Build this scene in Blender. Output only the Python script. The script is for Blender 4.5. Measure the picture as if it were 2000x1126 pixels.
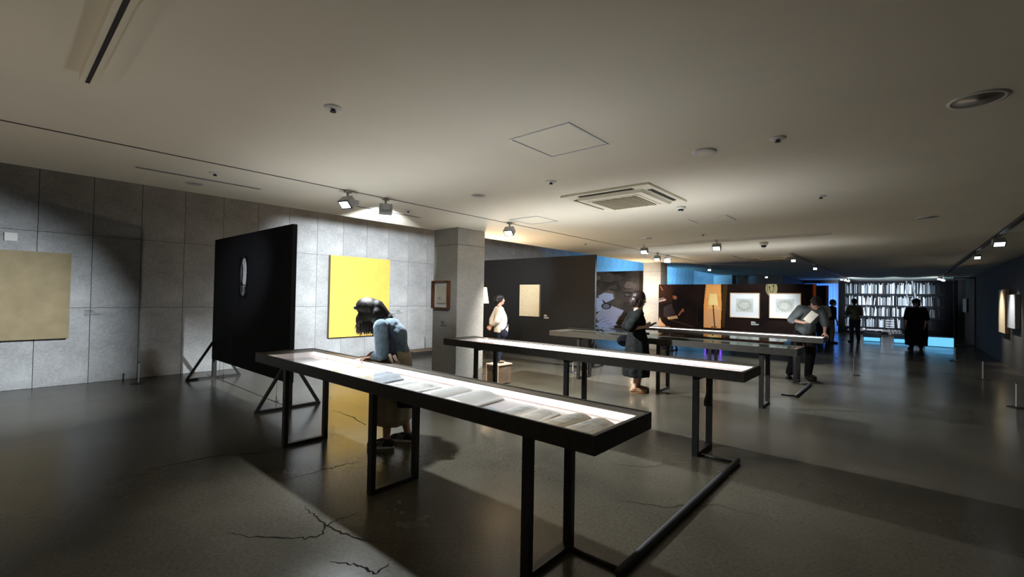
import bpy, bmesh, math, random
import numpy as np
from mathutils import Vector, Matrix, Euler, Quaternion
for o in list(bpy.data.objects): bpy.data.objects.remove(o)
rnd = random.Random(7)
SC = bpy.context.scene
COL = SC.collection
PI = math.pi
R = math.radians

# ------------------------------------------------------------------ camera
H_CEIL = 2.605
F_PX = 884.0
def cam_axes():
    yaw, pitch, roll = R(40.94), R(1.017), R(1.033)
    cy, sy = math.cos(yaw), math.sin(yaw)
    F = Vector((-sy*math.cos(pitch), cy*math.cos(pitch), math.sin(pitch)))
    R0 = Vector((cy, sy, 0)); U0 = R0.cross(F)
    return math.cos(roll)*R0+math.sin(roll)*U0, -math.sin(roll)*R0+math.cos(roll)*U0, F
CR, CU, CF = cam_axes()
cd = bpy.data.cameras.new('camera'); cam = bpy.data.objects.new('camera', cd); COL.objects.link(cam)
m = Matrix.Identity(4)
for i in range(3):
    m[i][0] = CR[i]; m[i][1] = CU[i]; m[i][2] = -CF[i]
m.translation = (0, 0, 1.5)
cam.matrix_world = m
cd.sensor_width = 36; cd.lens = F_PX/2000*36; cd.clip_start = .05; cd.clip_end = 200
SC.camera = cam
# ------------------------------------------------------------------ world, exposure
w = bpy.data.worlds.new('world'); SC.world = w; w.use_nodes = True
w.node_tree.nodes['Background'].inputs[0].default_value = (.9, .85, .75, 1)
w.node_tree.nodes['Background'].inputs[1].default_value = .01
SC.view_settings.view_transform = 'Standard'; SC.view_settings.look = 'None'
SC.view_settings.gamma = 1; SC.view_settings.use_curve_mapping = False
SC.view_settings.exposure = 0.0
# ------------------------------------------------------------------ large lights
def spot(name, loc, target, energy, color=(1, 1, 1), angle=150, blend=.6, radius=.04):
    l = bpy.data.lights.new(name, 'SPOT'); l.energy = energy; l.color = color
    l.spot_size = R(angle); l.spot_blend = blend; l.shadow_soft_size = radius
    o = bpy.data.objects.new(name, l); COL.objects.link(o); o.location = loc
    o.rotation_euler = (Vector(target)-Vector(loc)).to_track_quat('-Z', 'Y').to_euler()
    return o
def area(name, loc, target, energy, sx, sy, color=(1, 1, 1), spread=180):
    l = bpy.data.lights.new(name, 'AREA'); l.energy = energy; l.color = color
    l.shape = 'RECTANGLE'; l.size = sx; l.size_y = sy; l.spread = R(spread)
    o = bpy.data.objects.new(name, l); COL.objects.link(o); o.location = loc
    o.rotation_euler = (Vector(target)-Vector(loc)).to_track_quat('-Z', 'Y').to_euler()
    return o
def point(name, loc, energy, color=(1, 1, 1), radius=.05):
    l = bpy.data.lights.new(name, 'POINT'); l.energy = energy; l.color = color; l.shadow_soft_size = radius
    o = bpy.data.objects.new(name, l); COL.objects.link(o); o.location = loc; return o
COOL = (.86, .93, 1.0); WARM = (1, .76, .52); NEUT = (1, .95, .88)
# spots hung on the long wall track (x = -4.5)
spot('track_spot', (-4.35, 2.44, 2.40), (-2.8, 2.6, 0), 600, COOL, 100, 1)
spot('track_spot', (-4.55, 3.0, 2.42), (-9.85, 5.8, 1.6), 3300, COOL, 52, 1)
spot('track_spot', (-4.6, 2.5, 2.40), (-9.85, -.9, .4), 1800, COOL, 50, 1)
spot('track_spot', (-4.35, 5.08, 2.40), (-2.6, 6.0, 0), 1050, COOL, 112, 1)
spot('track_spot', (-4.5, 5.1, 2.40), (-7.3, 8.45, 1.9), 1000, COOL, 36, 1)
spot('track_spot', (-4.5, 3.0, 2.40), (-5.8, 4.93, 1.4), 55, COOL, 25, 1)
spot('track_spot', (-4.3, 10.6, 2.40), (-4.9, 13.1, 1.0), 110, COOL, 110, 1)
spot('track_spot', (-4.6, 10.9, 2.40), (-7.3, 13.8, 1.0), 430, COOL, 64, 1)
spot('track_spot', (-4.6, 4.3, 2.40), (-7.8, 3.0, 0), 1500, COOL, 46, 1)
spot('track_spot', (-4.5, .2, 2.45), (-7.7, 2.58, 1.75), 260, COOL, 26, 1)  # added spot without a fixture, brightens the face print
spot('track_spot', (-4.4, 5.3, 2.40), (-5.3, 6.9, 0), 620, NEUT, 84, 1)
# spots on the cross track (y = 8.7) and on the far track (x = -1.95)
spot('cross_track_spot', (-3.9, 8.75, 2.40), (-5.4, 7.3, 0), 1000, COOL, 112, 1)
spot('cross_track_spot', (-2.5, 8.75, 2.40), (-2.0, 8.8, 0), 540, COOL, 116, 1)
spot('far_track_spot', (-1.95, 12.2, 2.40), (-2.1, 11.6, 0), 520, COOL, 110, 1)
spot('far_track_spot', (-2.1, 11.3, 2.42), (-2.9, 13, 1.35), 210, COOL, 66, 1)
spot('far_track_spot', (-1.95, 15.5, 2.40), (-1.5, 14.8, 0), 60, COOL, 100, 1)
spot('far_track_spot', (-1.9, 23.9, 2.35), (-1.5, 27.5, 1.9), 700, COOL, 60, 1)
spot('far_track_spot', (-.3, 24, 2.45), (-.5, 27.5, 1.3), 900, COOL, 66, 1)
spot('right_track_spot', (1.0, 24.3, 2.35), (.6, 27.5, 2.3), 260, COOL, 60, 1)
spot('right_track_spot', (1.05, 16.9, 2.40), (1.9, 16.8, 1.1), 220, NEUT, 52, 1)
spot('right_track_spot', (1.1, 15.3, 2.40), (1.9, 15.3, 1.1), 220, NEUT, 52, 1)
spot('right_track_spot', (1.1, 10.5, 2.40), (1.7, 13.6, 0), 90, (.95, .95, .8), 70, 1)
spot('right_track_spot', (1.1, 13.0, 2.40), (1.3, 15.5, 0), 70, NEUT, 90, 1)
# blue projector glow behind the picture walls and at the end of the hall
BLUE = (.16, .52, 1.0)
area('blue_wash', (-7.0, 19.0, 2.2), (-9.85, 21, 3.2), 300, 1.2, 1.2, BLUE)
area('blue_wash', (-7.6, 23.0, 2.3), (-9.85, 25.0, 3.2), 190, 1.0, 1.0, BLUE, 140)
area('blue_wash', (-6.6, 16.0, .6), (-9.85, 16, 3.2), 60, 1.0, 1.0, BLUE)
area('blue_wash', (-.6, 25.9, 1.9), (-.6, 26.3, 2.6), 9, 4.0, .2, (.22, .62, 1.0))
area('curtain_light', (-3.2, 28.2, 1.3), (-3.2, 20, 1.3), 55, 1.6, 2.2, (.10, .38, 1.0))
# fill lights added in the tables for ceiling bands their glass would reflect
for y_, e_ in ((2.12, 9), (4.74, 13), (9.97, 10)):
    area('ceiling_band_fill', (-3.05, y_, .82), (-3.05, y_+.36, 2.6), e_, 3.7, .12, COOL, 90)
# unseen fill lights added out of view to brighten the ceiling
area('unseen_ceiling_fill', (-3.05, -.42, .88), (-3.05, -.42, 3), 6, 3.8, .4, (1, .91, .80))
area('unseen_ceiling_fill', (-3.05, -3.0, .88), (-3.05, -3.0, 3), 22, 3.8, .4, (1, .91, .80))

# ------------------------------------------------------------------ materials
def new_mat(name):
    m = bpy.data.materials.new(name); m.use_nodes = True
    nt = m.node_tree; b = nt.nodes['Principled BSDF']
    return m, nt, b
def mat(name, col, rough=.6, metal=0, var=.0, scale=8, bump=0, bscale=60, spec=.5, emit=None, estr=0, sheen=0, trans=0):
    m, nt, b = new_mat(name)
    b.inputs['Base Color'].default_value = (*col, 1)
    b.inputs['Roughness'].default_value = rough; b.inputs['Metallic'].default_value = metal
    b.inputs['Specular IOR Level'].default_value = spec
    tc = nt.nodes.new('ShaderNodeTexCoord')
    if var > 0:
        n = nt.nodes.new('ShaderNodeTexNoise'); n.inputs['Scale'].default_value = scale; n.inputs['Detail'].default_value = 6
        r = nt.nodes.new('ShaderNodeMapRange'); r.inputs[1].default_value = .3; r.inputs[2].default_value = .7
        r.inputs[3].default_value = 1-var; r.inputs[4].default_value = 1+var
        mx = nt.nodes.new('ShaderNodeMix'); mx.data_type = 'RGBA'; mx.blend_type = 'MULTIPLY'; mx.inputs[0].default_value = 1
        mx.inputs[6].default_value = (*col, 1)
        nt.links.new(tc.outputs['Object'], n.inputs['Vector']); nt.links.new(n.outputs[0], r.inputs[0])
        nt.links.new(r.outputs[0], mx.inputs[7]); nt.links.new(mx.outputs[2], b.inputs['Base Color'])
    if bump > 0:
        n2 = nt.nodes.new('ShaderNodeTexNoise'); n2.inputs['Scale'].default_value = bscale; n2.inputs['Detail'].default_value = 4
        bp = nt.nodes.new('ShaderNodeBump'); bp.inputs['Strength'].default_value = bump; bp.inputs['Distance'].default_value = .01
        nt.links.new(tc.outputs['Object'], n2.inputs['Vector']); nt.links.new(n2.outputs[0], bp.inputs['Height'])
        nt.links.new(bp.outputs[0], b.inputs['Normal'])
    if emit:
        b.inputs['Emission Color'].default_value = (*emit, 1); b.inputs['Emission Strength'].default_value = estr
    if sheen: b.inputs['Sheen Weight'].default_value = sheen
    return m
def concrete_mat(name, col, tint=.25):
    m, nt, b = new_mat(name); N = nt.nodes; L = nt.links
    tc = N.new('ShaderNodeTexCoord')
    mp = N.new('ShaderNodeMapping'); mp.inputs['Scale'].default_value = (1, 1, 1.5); L.new(tc.outputs['Object'], mp.inputs[0])
    oi = N.new('ShaderNodeObjectInfo')
    n = N.new('ShaderNodeTexNoise'); n.inputs['Scale'].default_value = 1.6; n.inputs['Detail'].default_value = 9; n.inputs['Roughness'].default_value = .62
    L.new(mp.outputs[0], n.inputs[0])
    n3 = N.new('ShaderNodeTexNoise'); n3.inputs['Scale'].default_value = 26; n3.inputs['Detail'].default_value = 6; L.new(mp.outputs[0], n3.inputs[0])
    r = N.new('ShaderNodeMapRange'); r.inputs[1].default_value = .3; r.inputs[2].default_value = .7; r.inputs[3].default_value = 1-tint; r.inputs[4].default_value = 1+tint
    L.new(n.outputs[0], r.inputs[0])
    r3 = N.new('ShaderNodeMapRange'); r3.inputs[1].default_value = .3; r3.inputs[2].default_value = .7; r3.inputs[3].default_value = .9; r3.inputs[4].default_value = 1.1
    L.new(n3.outputs[0], r3.inputs[0])
    mu = N.new('ShaderNodeMath'); mu.operation = 'MULTIPLY'; L.new(r.outputs[0], mu.inputs[0]); L.new(r3.outputs[0], mu.inputs[1])
    ro = N.new('ShaderNodeMapRange'); ro.inputs[3].default_value = .95; ro.inputs[4].default_value = 1.05; L.new(oi.outputs['Random'], ro.inputs[0])
    mu2 = N.new('ShaderNodeMath'); mu2.operation = 'MULTIPLY'; L.new(mu.outputs[0], mu2.inputs[0]); L.new(ro.outputs[0], mu2.inputs[1])
    mx = N.new('ShaderNodeMix'); mx.data_type = 'RGBA'; mx.blend_type = 'MULTIPLY'; mx.inputs[0].default_value = 1; mx.inputs[6].default_value = (*col, 1)
    L.new(mu2.outputs[0], mx.inputs[7]); L.new(mx.outputs[2], b.inputs['Base Color'])
    bp = N.new('ShaderNodeBump'); bp.inputs['Strength'].default_value = .15; bp.inputs['Distance'].default_value = .01; L.new(n3.outputs[0], bp.inputs['Height']); L.new(bp.outputs[0], b.inputs['Normal'])
    b.inputs['Roughness'].default_value = .75; b.inputs['Specular IOR Level'].default_value = .25
    return m
def floor_mat():
    m, nt, b = new_mat('polished_floor'); N = nt.nodes; L = nt.links
    tc = N.new('ShaderNodeTexCoord')
    n = N.new('ShaderNodeTexNoise'); n.inputs['Scale'].default_value = .9; n.inputs['Detail'].default_value = 8; L.new(tc.outputs['Object'], n.inputs[0])
    cr = N.new('ShaderNodeValToRGB'); cr.color_ramp.elements[0].position = .3; cr.color_ramp.elements[1].position = .72
    cr.color_ramp.elements[0].color = (.047, .042, .030, 1); cr.color_ramp.elements[1].color = (.084, .075, .054, 1)
    L.new(n.outputs[0], cr.inputs[0])
    n2 = N.new('ShaderNodeTexNoise'); n2.inputs['Scale'].default_value = 45; n2.inputs['Detail'].default_value = 4; L.new(tc.outputs['Object'], n2.inputs[0])
    g2 = N.new('ShaderNodeMapRange'); g2.inputs[1].default_value = .3; g2.inputs[2].default_value = .7; g2.inputs[3].default_value = .82; g2.inputs[4].default_value = 1.18; L.new(n2.outputs[0], g2.inputs[0])
    mx = N.new('ShaderNodeMix'); mx.data_type = 'RGBA'; mx.blend_type = 'MULTIPLY'; mx.inputs[0].default_value = 1
    L.new(cr.outputs[0], mx.inputs[6]); L.new(g2.outputs[0], mx.inputs[7])
    L.new(mx.outputs[2], b.inputs['Base Color'])
    rr = N.new('ShaderNodeMapRange'); rr.inputs[1].default_value = .3; rr.inputs[2].default_value = .7; rr.inputs[3].default_value = .17; rr.inputs[4].default_value = .28; L.new(n.outputs[0], rr.inputs[0])
    L.new(rr.outputs[0], b.inputs['Roughness'])
    bp = N.new('ShaderNodeBump'); bp.inputs['Strength'].default_value = .13; bp.inputs['Distance'].default_value = .01
    n4 = N.new('ShaderNodeTexNoise'); n4.inputs['Scale'].default_value = 5; n4.inputs['Detail'].default_value = 3; L.new(tc.outputs['Object'], n4.inputs[0])
    L.new(n4.outputs[0], bp.inputs['Height']); L.new(bp.outputs[0], b.inputs['Normal'])
    b.inputs['Specular IOR Level'].default_value = .27
    return m
def glass_mat(name, tint=(1, 1, 1), refl=1.0):
    m = bpy.data.materials.new(name); m.use_nodes = True; nt = m.node_tree; N = nt.nodes; L = nt.links
    for n in list(N):
        if n.type != 'OUTPUT_MATERIAL': N.remove(n)
    out = [n for n in N if n.type == 'OUTPUT_MATERIAL'][0]
    t = N.new('ShaderNodeBsdfTransparent'); t.inputs[0].default_value = (*tint, 1)
    g = N.new('ShaderNodeBsdfGlossy'); g.inputs['Roughness'].default_value = .01
    lw = N.new('ShaderNodeLayerWeight'); lw.inputs[0].default_value = .5
    pw = N.new('ShaderNodeMath'); pw.operation = 'POWER'; pw.inputs[1].default_value = 5; L.new(lw.outputs['Facing'], pw.inputs[0])
    mu = N.new('ShaderNodeMath'); mu.operation = 'MULTIPLY_ADD'; mu.inputs[1].default_value = .9*refl*.5; mu.inputs[2].default_value = .022*refl; L.new(pw.outputs[0], mu.inputs[0])
    mx = N.new('ShaderNodeMixShader'); L.new(mu.outputs[0], mx.inputs[0]); L.new(t.outputs[0], mx.inputs[1]); L.new(g.outputs[0], mx.inputs[2])
    L.new(mx.outputs[0], out.inputs[0]); return m
def print_mat(name, rough=.55):
    m, nt, b = new_mat(name)
    b.inputs['Specular IOR Level'].default_value = .12
    a = nt.nodes.new('ShaderNodeVertexColor'); a.layer_name = 'Col'
    nt.links.new(a.outputs[0], b.inputs['Base Color']); b.inputs['Roughness'].default_value = rough
    return m
def emit_mat(name, col, s):
    return mat(name, (.6, .6, .6), .5, emit=col, estr=s)
M = dict(
    ceil=mat('ceiling_paint', (.80, .735, .60), .9, var=.03, scale=1.2, spec=.1),
    concrete=concrete_mat('board_concrete', (.40, .405, .40)),
    concrete2=concrete_mat('column_concrete', (.36, .35, .32), .12),
    floor=floor_mat(),
    darkwall=mat('charcoal_wall_paint', (.010, .0105, .0115), .6, var=.1, scale=2, spec=.3),
    greywall=mat('dark_grey_wall_paint', (.085, .08, .072), .8, var=.08, scale=2, spec=.2),
    black=mat('black_fabric_panel', (.018, .018, .021), .8, var=.1, scale=3, spec=.12),
    steel=mat('black_steel', (.018, .016, .015), .45, metal=.0, spec=.4, var=.15, scale=20),
    bronze=mat('dark_bronze_board', (.042, .037, .030), .5, spec=.3, var=.18, scale=30),
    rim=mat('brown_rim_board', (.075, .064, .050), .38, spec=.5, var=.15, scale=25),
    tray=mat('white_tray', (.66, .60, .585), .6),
    led=emit_mat('led_strip', (1, .945, .91), 5.0),
    lens=emit_mat('lamp_lens', (.86, .93, 1.0), 5.0),
    white=mat('white_plastic', (.72, .70, .66), .5),
    grey=mat('grey_lamp_metal', (.34, .34, .33), .5),
    dark=mat('dark_gap', (.02, .018, .016), .7),
    glass=glass_mat('vitrine_glass'),
    glassd=glass_mat('bonnet_glass', (.93, .96, .95), 1.3),
    paper=mat('paper', (.78, .77, .73), .8, var=.05, scale=14),
    paper2=mat('old_paper', (.62, .57, .46), .8, var=.1, scale=14),
    paper3=mat('grey_paper', (.42, .46, .49), .8, var=.08, scale=14),
    sketch=mat('faded_sketch', (.56, .55, .50), .8, var=.35, scale=22),
    cover=mat('brown_cover', (.10, .055, .04), .6), navy=mat('navy_cover', (.035, .045, .10), .5),
    gold=mat('gold_wire', (.55, .42, .12), .35, metal=.8),
    ac=mat('ac_plastic', (.82, .75, .58), .45), acd=mat('ac_grille', (.42, .36, .24), .6),
    yellow=mat('yellow_pigment', (.80, .49, .10), .75, var=.07, scale=5, bump=.3, bscale=120),
    linen=mat('raw_linen', (.32, .26, .155), .9, var=.12, scale=5, bump=.4, bscale=240),
    linen2=mat('speckled_linen', (.60, .50, .33), .9, var=.3, scale=90),
    canvas=mat('canvas_edge', (.12, .09, .05), .9),
    frame=mat('walnut_frame', (.16, .065, .025), .4, var=.3, scale=12),
    oak=mat('pale_oak_frame', (.62, .42, .22), .5), mount=mat('mount_board', (.80, .84, .86), .8),
    wood=mat('box_wood', (.13, .085, .05), .6, var=.25, scale=9), woodl=mat('pale_wood_edge', (.62, .45, .30), .6),
    rubber=mat('rubber_guard', (.035, .037, .042), .6),
    shade=mat('lit_shade', (.8, .7, .55), .8, emit=(1, .72, .42), estr=3.2),
    plinth=mat('pale_plinth', (.55, .62, .66), .6), cyan=emit_mat('cyan_light_standin', (.14, .55, 1.0), 1.2),
    violet=emit_mat('violet_tube', (.25, .08, 1.0), 3.0),
    skin=mat('skin', (.50, .28, .20), .55, var=.06, scale=20), lip=mat('lip', (.35, .10, .09), .5),
    hair=mat('black_hair', (.008, .006, .005), .5, spec=.35, bump=.3, bscale=120), hair2=mat('brown_black_hair', (.020, .010, .007), .45),
    eye=mat('eye', (.02, .015, .012), .2), eyew=mat('eye_white', (.7, .68, .65), .3),
    denim=mat('pale_denim', (.105, .155, .195), .9, var=.22, scale=30, bump=.4, bscale=160, sheen=.2),
    beige=mat('beige_skirt', (.33, .29, .20), .9, var=.08, scale=6), navycloth=mat('navy_cloth', (.02, .022, .04), .9),
    tote=mat('cream_webbing', (.62, .50, .40), .9), shoe=mat('dark_sneaker', (.012, .012, .018), .6), sole=mat('white_sole', (.7, .68, .62), .6),
    wshirt=mat('white_shirt', (.74, .70, .64), .9, var=.06, scale=12), jeans=mat('dark_jeans', (.022, .028, .045), .9, var=.2, scale=30),
    ddress=mat('dark_dress', (.009, .010, .009), .9, var=.5, scale=26), tan=mat('tan_leather', (.30, .16, .07), .6),
    tee=mat('grey_tee', (.13, .15, .155), .9, var=.1, scale=12), trouser=mat('black_trousers', (.012, .011, .012), .9),
    olive=mat('olive_shirt', (.22, .20, .115), .9, var=.1), jeansb=mat('blue_jeans', (.045, .055, .075), .9), bclothes=mat('black_clothes', (.006, .006, .008), .95),
    phone=mat('black_phone', (.01, .01, .012), .2), silver=mat('silver_phone', (.5, .5, .52), .3, metal=.6),
    satin=mat('satin_reflector', (.45, .42, .36), .4, metal=.4),
    chrome=mat('satin_metal', (.5, .5, .5), .3, metal=.9), vinyl=mat('white_vinyl_text', (.75, .75, .75), .6), vinyld=mat('grey_vinyl_text', (.12, .12, .12), .6),
    printm=print_mat('printed_wallpaper', .85), prints=print_mat('printed_sheet', .7),
    crack=mat('floor_crack', (.014, .012, .010), .9, spec=.0),
)
for k_ in ('denim', 'beige', 'navycloth', 'tote', 'wshirt', 'jeans', 'ddress', 'tee', 'trouser', 'olive', 'jeansb', 'bclothes', 'linen', 'linen2', 'yellow', 'paper', 'paper2', 'paper3'):
    M[k_].node_tree.nodes['Principled BSDF'].inputs['Specular IOR Level'].default_value = .12
def curtain_mat():
    m, nt, b = new_mat('blue_curtain'); nt.nodes.remove(b)
    out = [n for n in nt.nodes if n.type == 'OUTPUT_MATERIAL'][0]
    t = nt.nodes.new('ShaderNodeBsdfTranslucent'); t.inputs[0].default_value = (.5, .65, .95, 1)
    d = nt.nodes.new('ShaderNodeBsdfDiffuse'); d.inputs[0].default_value = (.35, .45, .6, 1)
    mx = nt.nodes.new('ShaderNodeMixShader'); mx.inputs[0].default_value = .3
    nt.links.new(t.outputs[0], mx.inputs[1]); nt.links.new(d.outputs[0], mx.inputs[2]); nt.links.new(mx.outputs[0], out.inputs[0]); return m
M['curtain'] = curtain_mat()

# ------------------------------------------------------------------ mesh helpers
class MB:
    def __init__(s): s.v = []; s.f = []; s.sm = []
    def add(s, vs, fs, smooth=False):
        n = len(s.v); s.v += [tuple(v) for v in vs]; s.f += [tuple(i+n for i in f) for f in fs]; s.sm += [smooth]*len(fs); return s
    def box(s, x0, x1, y0, y1, z0, z1, mx=None):
        vs = [Vector((x, y, z)) for z in (z0, z1) for y in (y0, y1) for x in (x0, x1)]
        if mx: vs = [mx @ v for v in vs]
        return s.add(vs, [(0, 2, 3, 1), (4, 5, 7, 6), (0, 1, 5, 4), (2, 6, 7, 3), (0, 4, 6, 2), (1, 3, 7, 5)])
    def bar(s, p, q, wx, wz=None):
        p, q = Vector(p), Vector(q); wz = wz or wx; d = (q-p).normalized()
        up = Vector((0, 0, 1)) if abs(d.z) < .95 else Vector((1, 0, 0))
        a = d.cross(up).normalized()*wx/2; b = a.cross(d).normalized()*wz/2
        vs = [c+sa*a+sb*b for c in (p, q) for sa, sb in ((-1, -1), (1, -1), (1, 1), (-1, 1))]
        return s.add(vs, [(3, 2, 1, 0), (4, 5, 6, 7), (0, 1, 5, 4), (1, 2, 6, 5), (2, 3, 7, 6), (3, 0, 4, 7)])
    def rings(s, rings, cap=True, smooth=True):
        n = len(rings[0]); vs = [p for r in rings for p in r]; fs = []
        for i in range(len(rings)-1):
            for j in range(n):
                k = (j+1) % n; fs.append((i*n+j, i*n+k, (i+1)*n+k, (i+1)*n+j))
        if cap: fs.append(tuple(reversed(range(n)))); fs.append(tuple((len(rings)-1)*n+j for j in range(n)))
        return s.add(vs, fs, smooth)
    def tube(s, pts, r, n=10, cap=True):
        pts = [Vector(p) for p in pts]; rs = r if isinstance(r, (list, tuple)) else [r]*len(pts); out = []
        t0 = (pts[1]-pts[0]).normalized(); up = Vector((0, 0, 1)) if abs(t0.z) < .9 else Vector((1, 0, 0)); a = t0.cross(up).normalized()
        for i, p in enumerate(pts):
            t = (pts[min(i+1, len(pts)-1)]-pts[max(i-1, 0)]).normalized()
            a = (a-t*a.dot(t)).normalized(); b = t.cross(a)
            out.append([p+rs[i]*(math.cos(2*PI*j/n)*a+math.sin(2*PI*j/n)*b) for j in range(n)])
        return s.rings(out, cap)
    def cap(s, p, q, r1, r2, n=14):
        p, q = Vector(p), Vector(q); d = q-p; L = d.length or 1e-6; d = d/L if d.length else Vector((0, 0, 1))
        pts = []; rr = []
        for k in range(1, 5): a = PI/2*(1-k/5); pts.append(p-d*r1*math.sin(a)); rr.append(r1*math.cos(a))
        pts.append(p); rr.append(r1); pts.append(q); rr.append(r2)
        for k in range(1, 5): a = PI/2*k/5; pts.append(q+d*r2*math.sin(a)); rr.append(r2*math.cos(a))
        return s.tube(pts, rr, n)
    def ell(s, c, r, mx=None, n=20, k=12):
        c = Vector(c); rings = []
        for i in range(1, k):
            a = -PI/2+PI*i/k; row = []
            for j in range(n):
                p = Vector((r[0]*math.cos(a)*math.cos(2*PI*j/n), r[1]*math.cos(a)*math.sin(2*PI*j/n), r[2]*math.sin(a)))
                row.append(c+(mx.to_3x3() @ p if mx else p))
            rings.append(row)
        return s.rings(rings)
    def cyl(s, c, r, z0, z1, n=24, r2=None):
        r2 = r if r2 is None else r2
        return s.rings([[Vector((c[0]+q*math.cos(2*PI*j/n), c[1]+q*math.sin(2*PI*j/n), z)) for j in range(n)] for q, z in ((r, z0), (r2, z1))], smooth=False)
    def lathe(s, c, prof, n=28):
        return s.rings([[Vector((c[0]+q*math.cos(2*PI*j/n), c[1]+q*math.sin(2*PI*j/n), c[2]+z)) for j in range(n)] for q, z in prof])
    def xf(s, mx): s.v = [tuple(mx @ Vector(v)) for v in s.v]; return s
    def mesh(s, name):
        me = bpy.data.meshes.new(name); me.from_pydata(s.v, [], s.f); me.update()
        me.polygons.foreach_set('use_smooth', s.sm); 
        bm = bmesh.new(); bm.from_mesh(me); bmesh.ops.recalc_face_normals(bm, faces=bm.faces); bm.to_mesh(me); bm.free()
        return me
    def build(s, name, material, parent=None, loc=None, bevel=0):
        me = s.mesh(name)
        if bevel:
            bm = bmesh.new(); bm.from_mesh(me)
            bmesh.ops.bevel(bm, geom=list(bm.edges), offset=bevel, segments=2, profile=.6, affect='EDGES'); bm.to_mesh(me); bm.free()
        me.materials.append(M[material] if isinstance(material, str) else material)
        return link(name, me, parent, loc)
def link(name, me, parent=None, loc=None):
    o = bpy.data.objects.new(name, me); COL.objects.link(o)
    if parent: o.parent = parent
    if loc: o.location = loc
    return o
def tag(o, label=None, cat=None, group=None, kind=None):
    if label: o['label'] = label
    if cat: o['category'] = cat
    if group: o['group'] = group
    if kind: o['kind'] = kind
    return o
def thing(name, label, cat, loc=(0, 0, 0), rz=0, group=None):
    o = bpy.data.objects.new(name, None); COL.objects.link(o); o.location = loc; o.rotation_euler = (0, 0, rz); o.empty_display_size = .1
    return tag(o, label, cat, group)
def copy_tree(o, parent=None):
    c = o.copy(); COL.objects.link(c); c.parent = parent
    for ch in [x for x in COL.objects if x.parent == o]: copy_tree(ch, c)
    return c
def struct(o): o['kind'] = 'structure'; return o

# ------------------------------------------------------------------ room shell
X0, X1, Y0, Y1 = -9.85, 1.95, -8.0, 27.5
XE = -6.05
fl = struct(MB().box(X0-.3, X1+.3, Y0-.3, 32.3, -.2, 0).build('floor', 'floor'))
struct(MB().box(XE, X1+.3, Y0-.3, 32.3, H_CEIL, H_CEIL+.9).build('ceiling', 'ceil'))
struct(MB().box(X0-.3, XE, Y0-.3, 32.3, 3.9, 4.1).build('ceiling', 'darkwall'))
struct(MB().box(X1, X1+.3, Y0, 32.3, 0, H_CEIL).build('wall_right', 'greywall'))
struct(MB().box(X0, X1, Y0-.3, Y0, 0, 3.9).build('wall_back', 'darkwall'))
struct(MB().box(-2.47, X1, Y1, Y1+.2, 0, H_CEIL).build('wall_far', 'darkwall'))
# left wall: cast concrete in formwork panels, joints recessed
wl = struct(MB().box(X0-.3, X0-.006, Y0, 32.3, 0, 3.9).build('wall_left', 'crack'))
PW, PH = .6125, (0.0, 1.2, 2.355, 3.52, 3.9)
pm = {}
k = 0; y = 1.06-PW*15
while y < 32.2:
    for i in range(4):
        key = i
        if key not in pm:
            h = PH[i+1]-PH[i]; me = MB().box(-.03, 0, .0035, PW-.0035, .003, h-.003).mesh('panel')
            me.materials.append(M['concrete']); pm[key] = me
        if y+PW > Y0: o = link('panel', pm[key], wl, (X0, y, PH[i]))
    y += PW
# wall beyond the picture walls and the parts of the far end
struct(MB().box(X0, -6.0, 28.5, 28.7, 0, 3.9).build('wall_far_left', 'concrete'))
struct(MB().box(-5.7, -3.92, 22.0, 22.2, 0, H_CEIL).build('wall_niche', 'concrete2'))
struct(MB().box(-4.0, -3.92, 22.2, 28.2, 0, H_CEIL).build('wall_side', 'darkwall'))
struct(MB().box(-3.92, -2.47, 27.35, 27.5, 2.44, H_CEIL).build('trim_1', 'steel'))
struct(MB().box(-3.92, -2.47, 29.3, 29.5, 0, H_CEIL).build('wall_recess', 'darkwall'))
def column(x0, x1, y0, y1, top=H_CEIL):
    o = struct(MB().box(x0, x1, y0, y1, 0, top).build('column', 'concrete2', bevel=.008))
    MB().box(x0-.003, x1+.003, y0-.003, y1+.003, 2.33, 2.334).build('joint', 'crack', o)
    return o
column(XE, -5.45, 4.93, 5.55); column(XE, -5.5, 13.1, 13.6); column(-6.45, -5.68, 21.2, 21.9)

# floor cracks
def ribbon(pts, wd, z=.0008):
    n = len(pts); vs = []; fs = []
    for i, p in enumerate(pts):
        a = Vector(pts[max(i-1, 0)]); b = Vector(pts[min(i+1, n-1)]); d = (b-a).normalized(); nrm = Vector((-d.y, d.x))
        ww = wd*(.4+.6*rnd.random())*(.3+.7*math.sin(PI*(i+.5)/n))
        for s in (-1, 1): q = Vector(p)+s*nrm*ww; vs.append((q.x, q.y, z))
    for i in range(n-1): fs.append((2*i, 2*i+1, 2*i+3, 2*i+2))
    mb = MB(); mb.add(vs, fs); return mb
def unproj(px, py, z=0.0):
    d = CF+(px-1000)/F_PX*CR-(py-563)/F_PX*CU; t = (z-1.5)/d.z; return Vector((d.x*t, d.y*t))
def crack(pxs, wd=.009):
    P = [unproj(*p) for p in pxs]; out = []
    for a, b in zip(P[:-1], P[1:]):
        for i in range(7):
            t = i/7; q = a.lerp(b, t); out.append((q.x+rnd.gauss(0, .008), q.y+rnd.gauss(0, .008)))
    out.append(tuple(P[-1])); ribbon(out, wd).build('crack', 'crack', fl)
crack([(285, 918), (320, 910), (370, 900), (420, 890), (500, 885), (545, 880)])
crack([(445, 1040), (500, 1048), (570, 1050), (620, 1048), (645, 1020), (700, 1000)])
crack([(595, 990), (620, 1012), (650, 1035), (700, 1052), (760, 1062)])
crack([(650, 1095), (700, 1104), (730, 1120), (760, 1100)])
crack([(545, 940), (600, 925), (680, 905), (715, 900)], .006)
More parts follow.
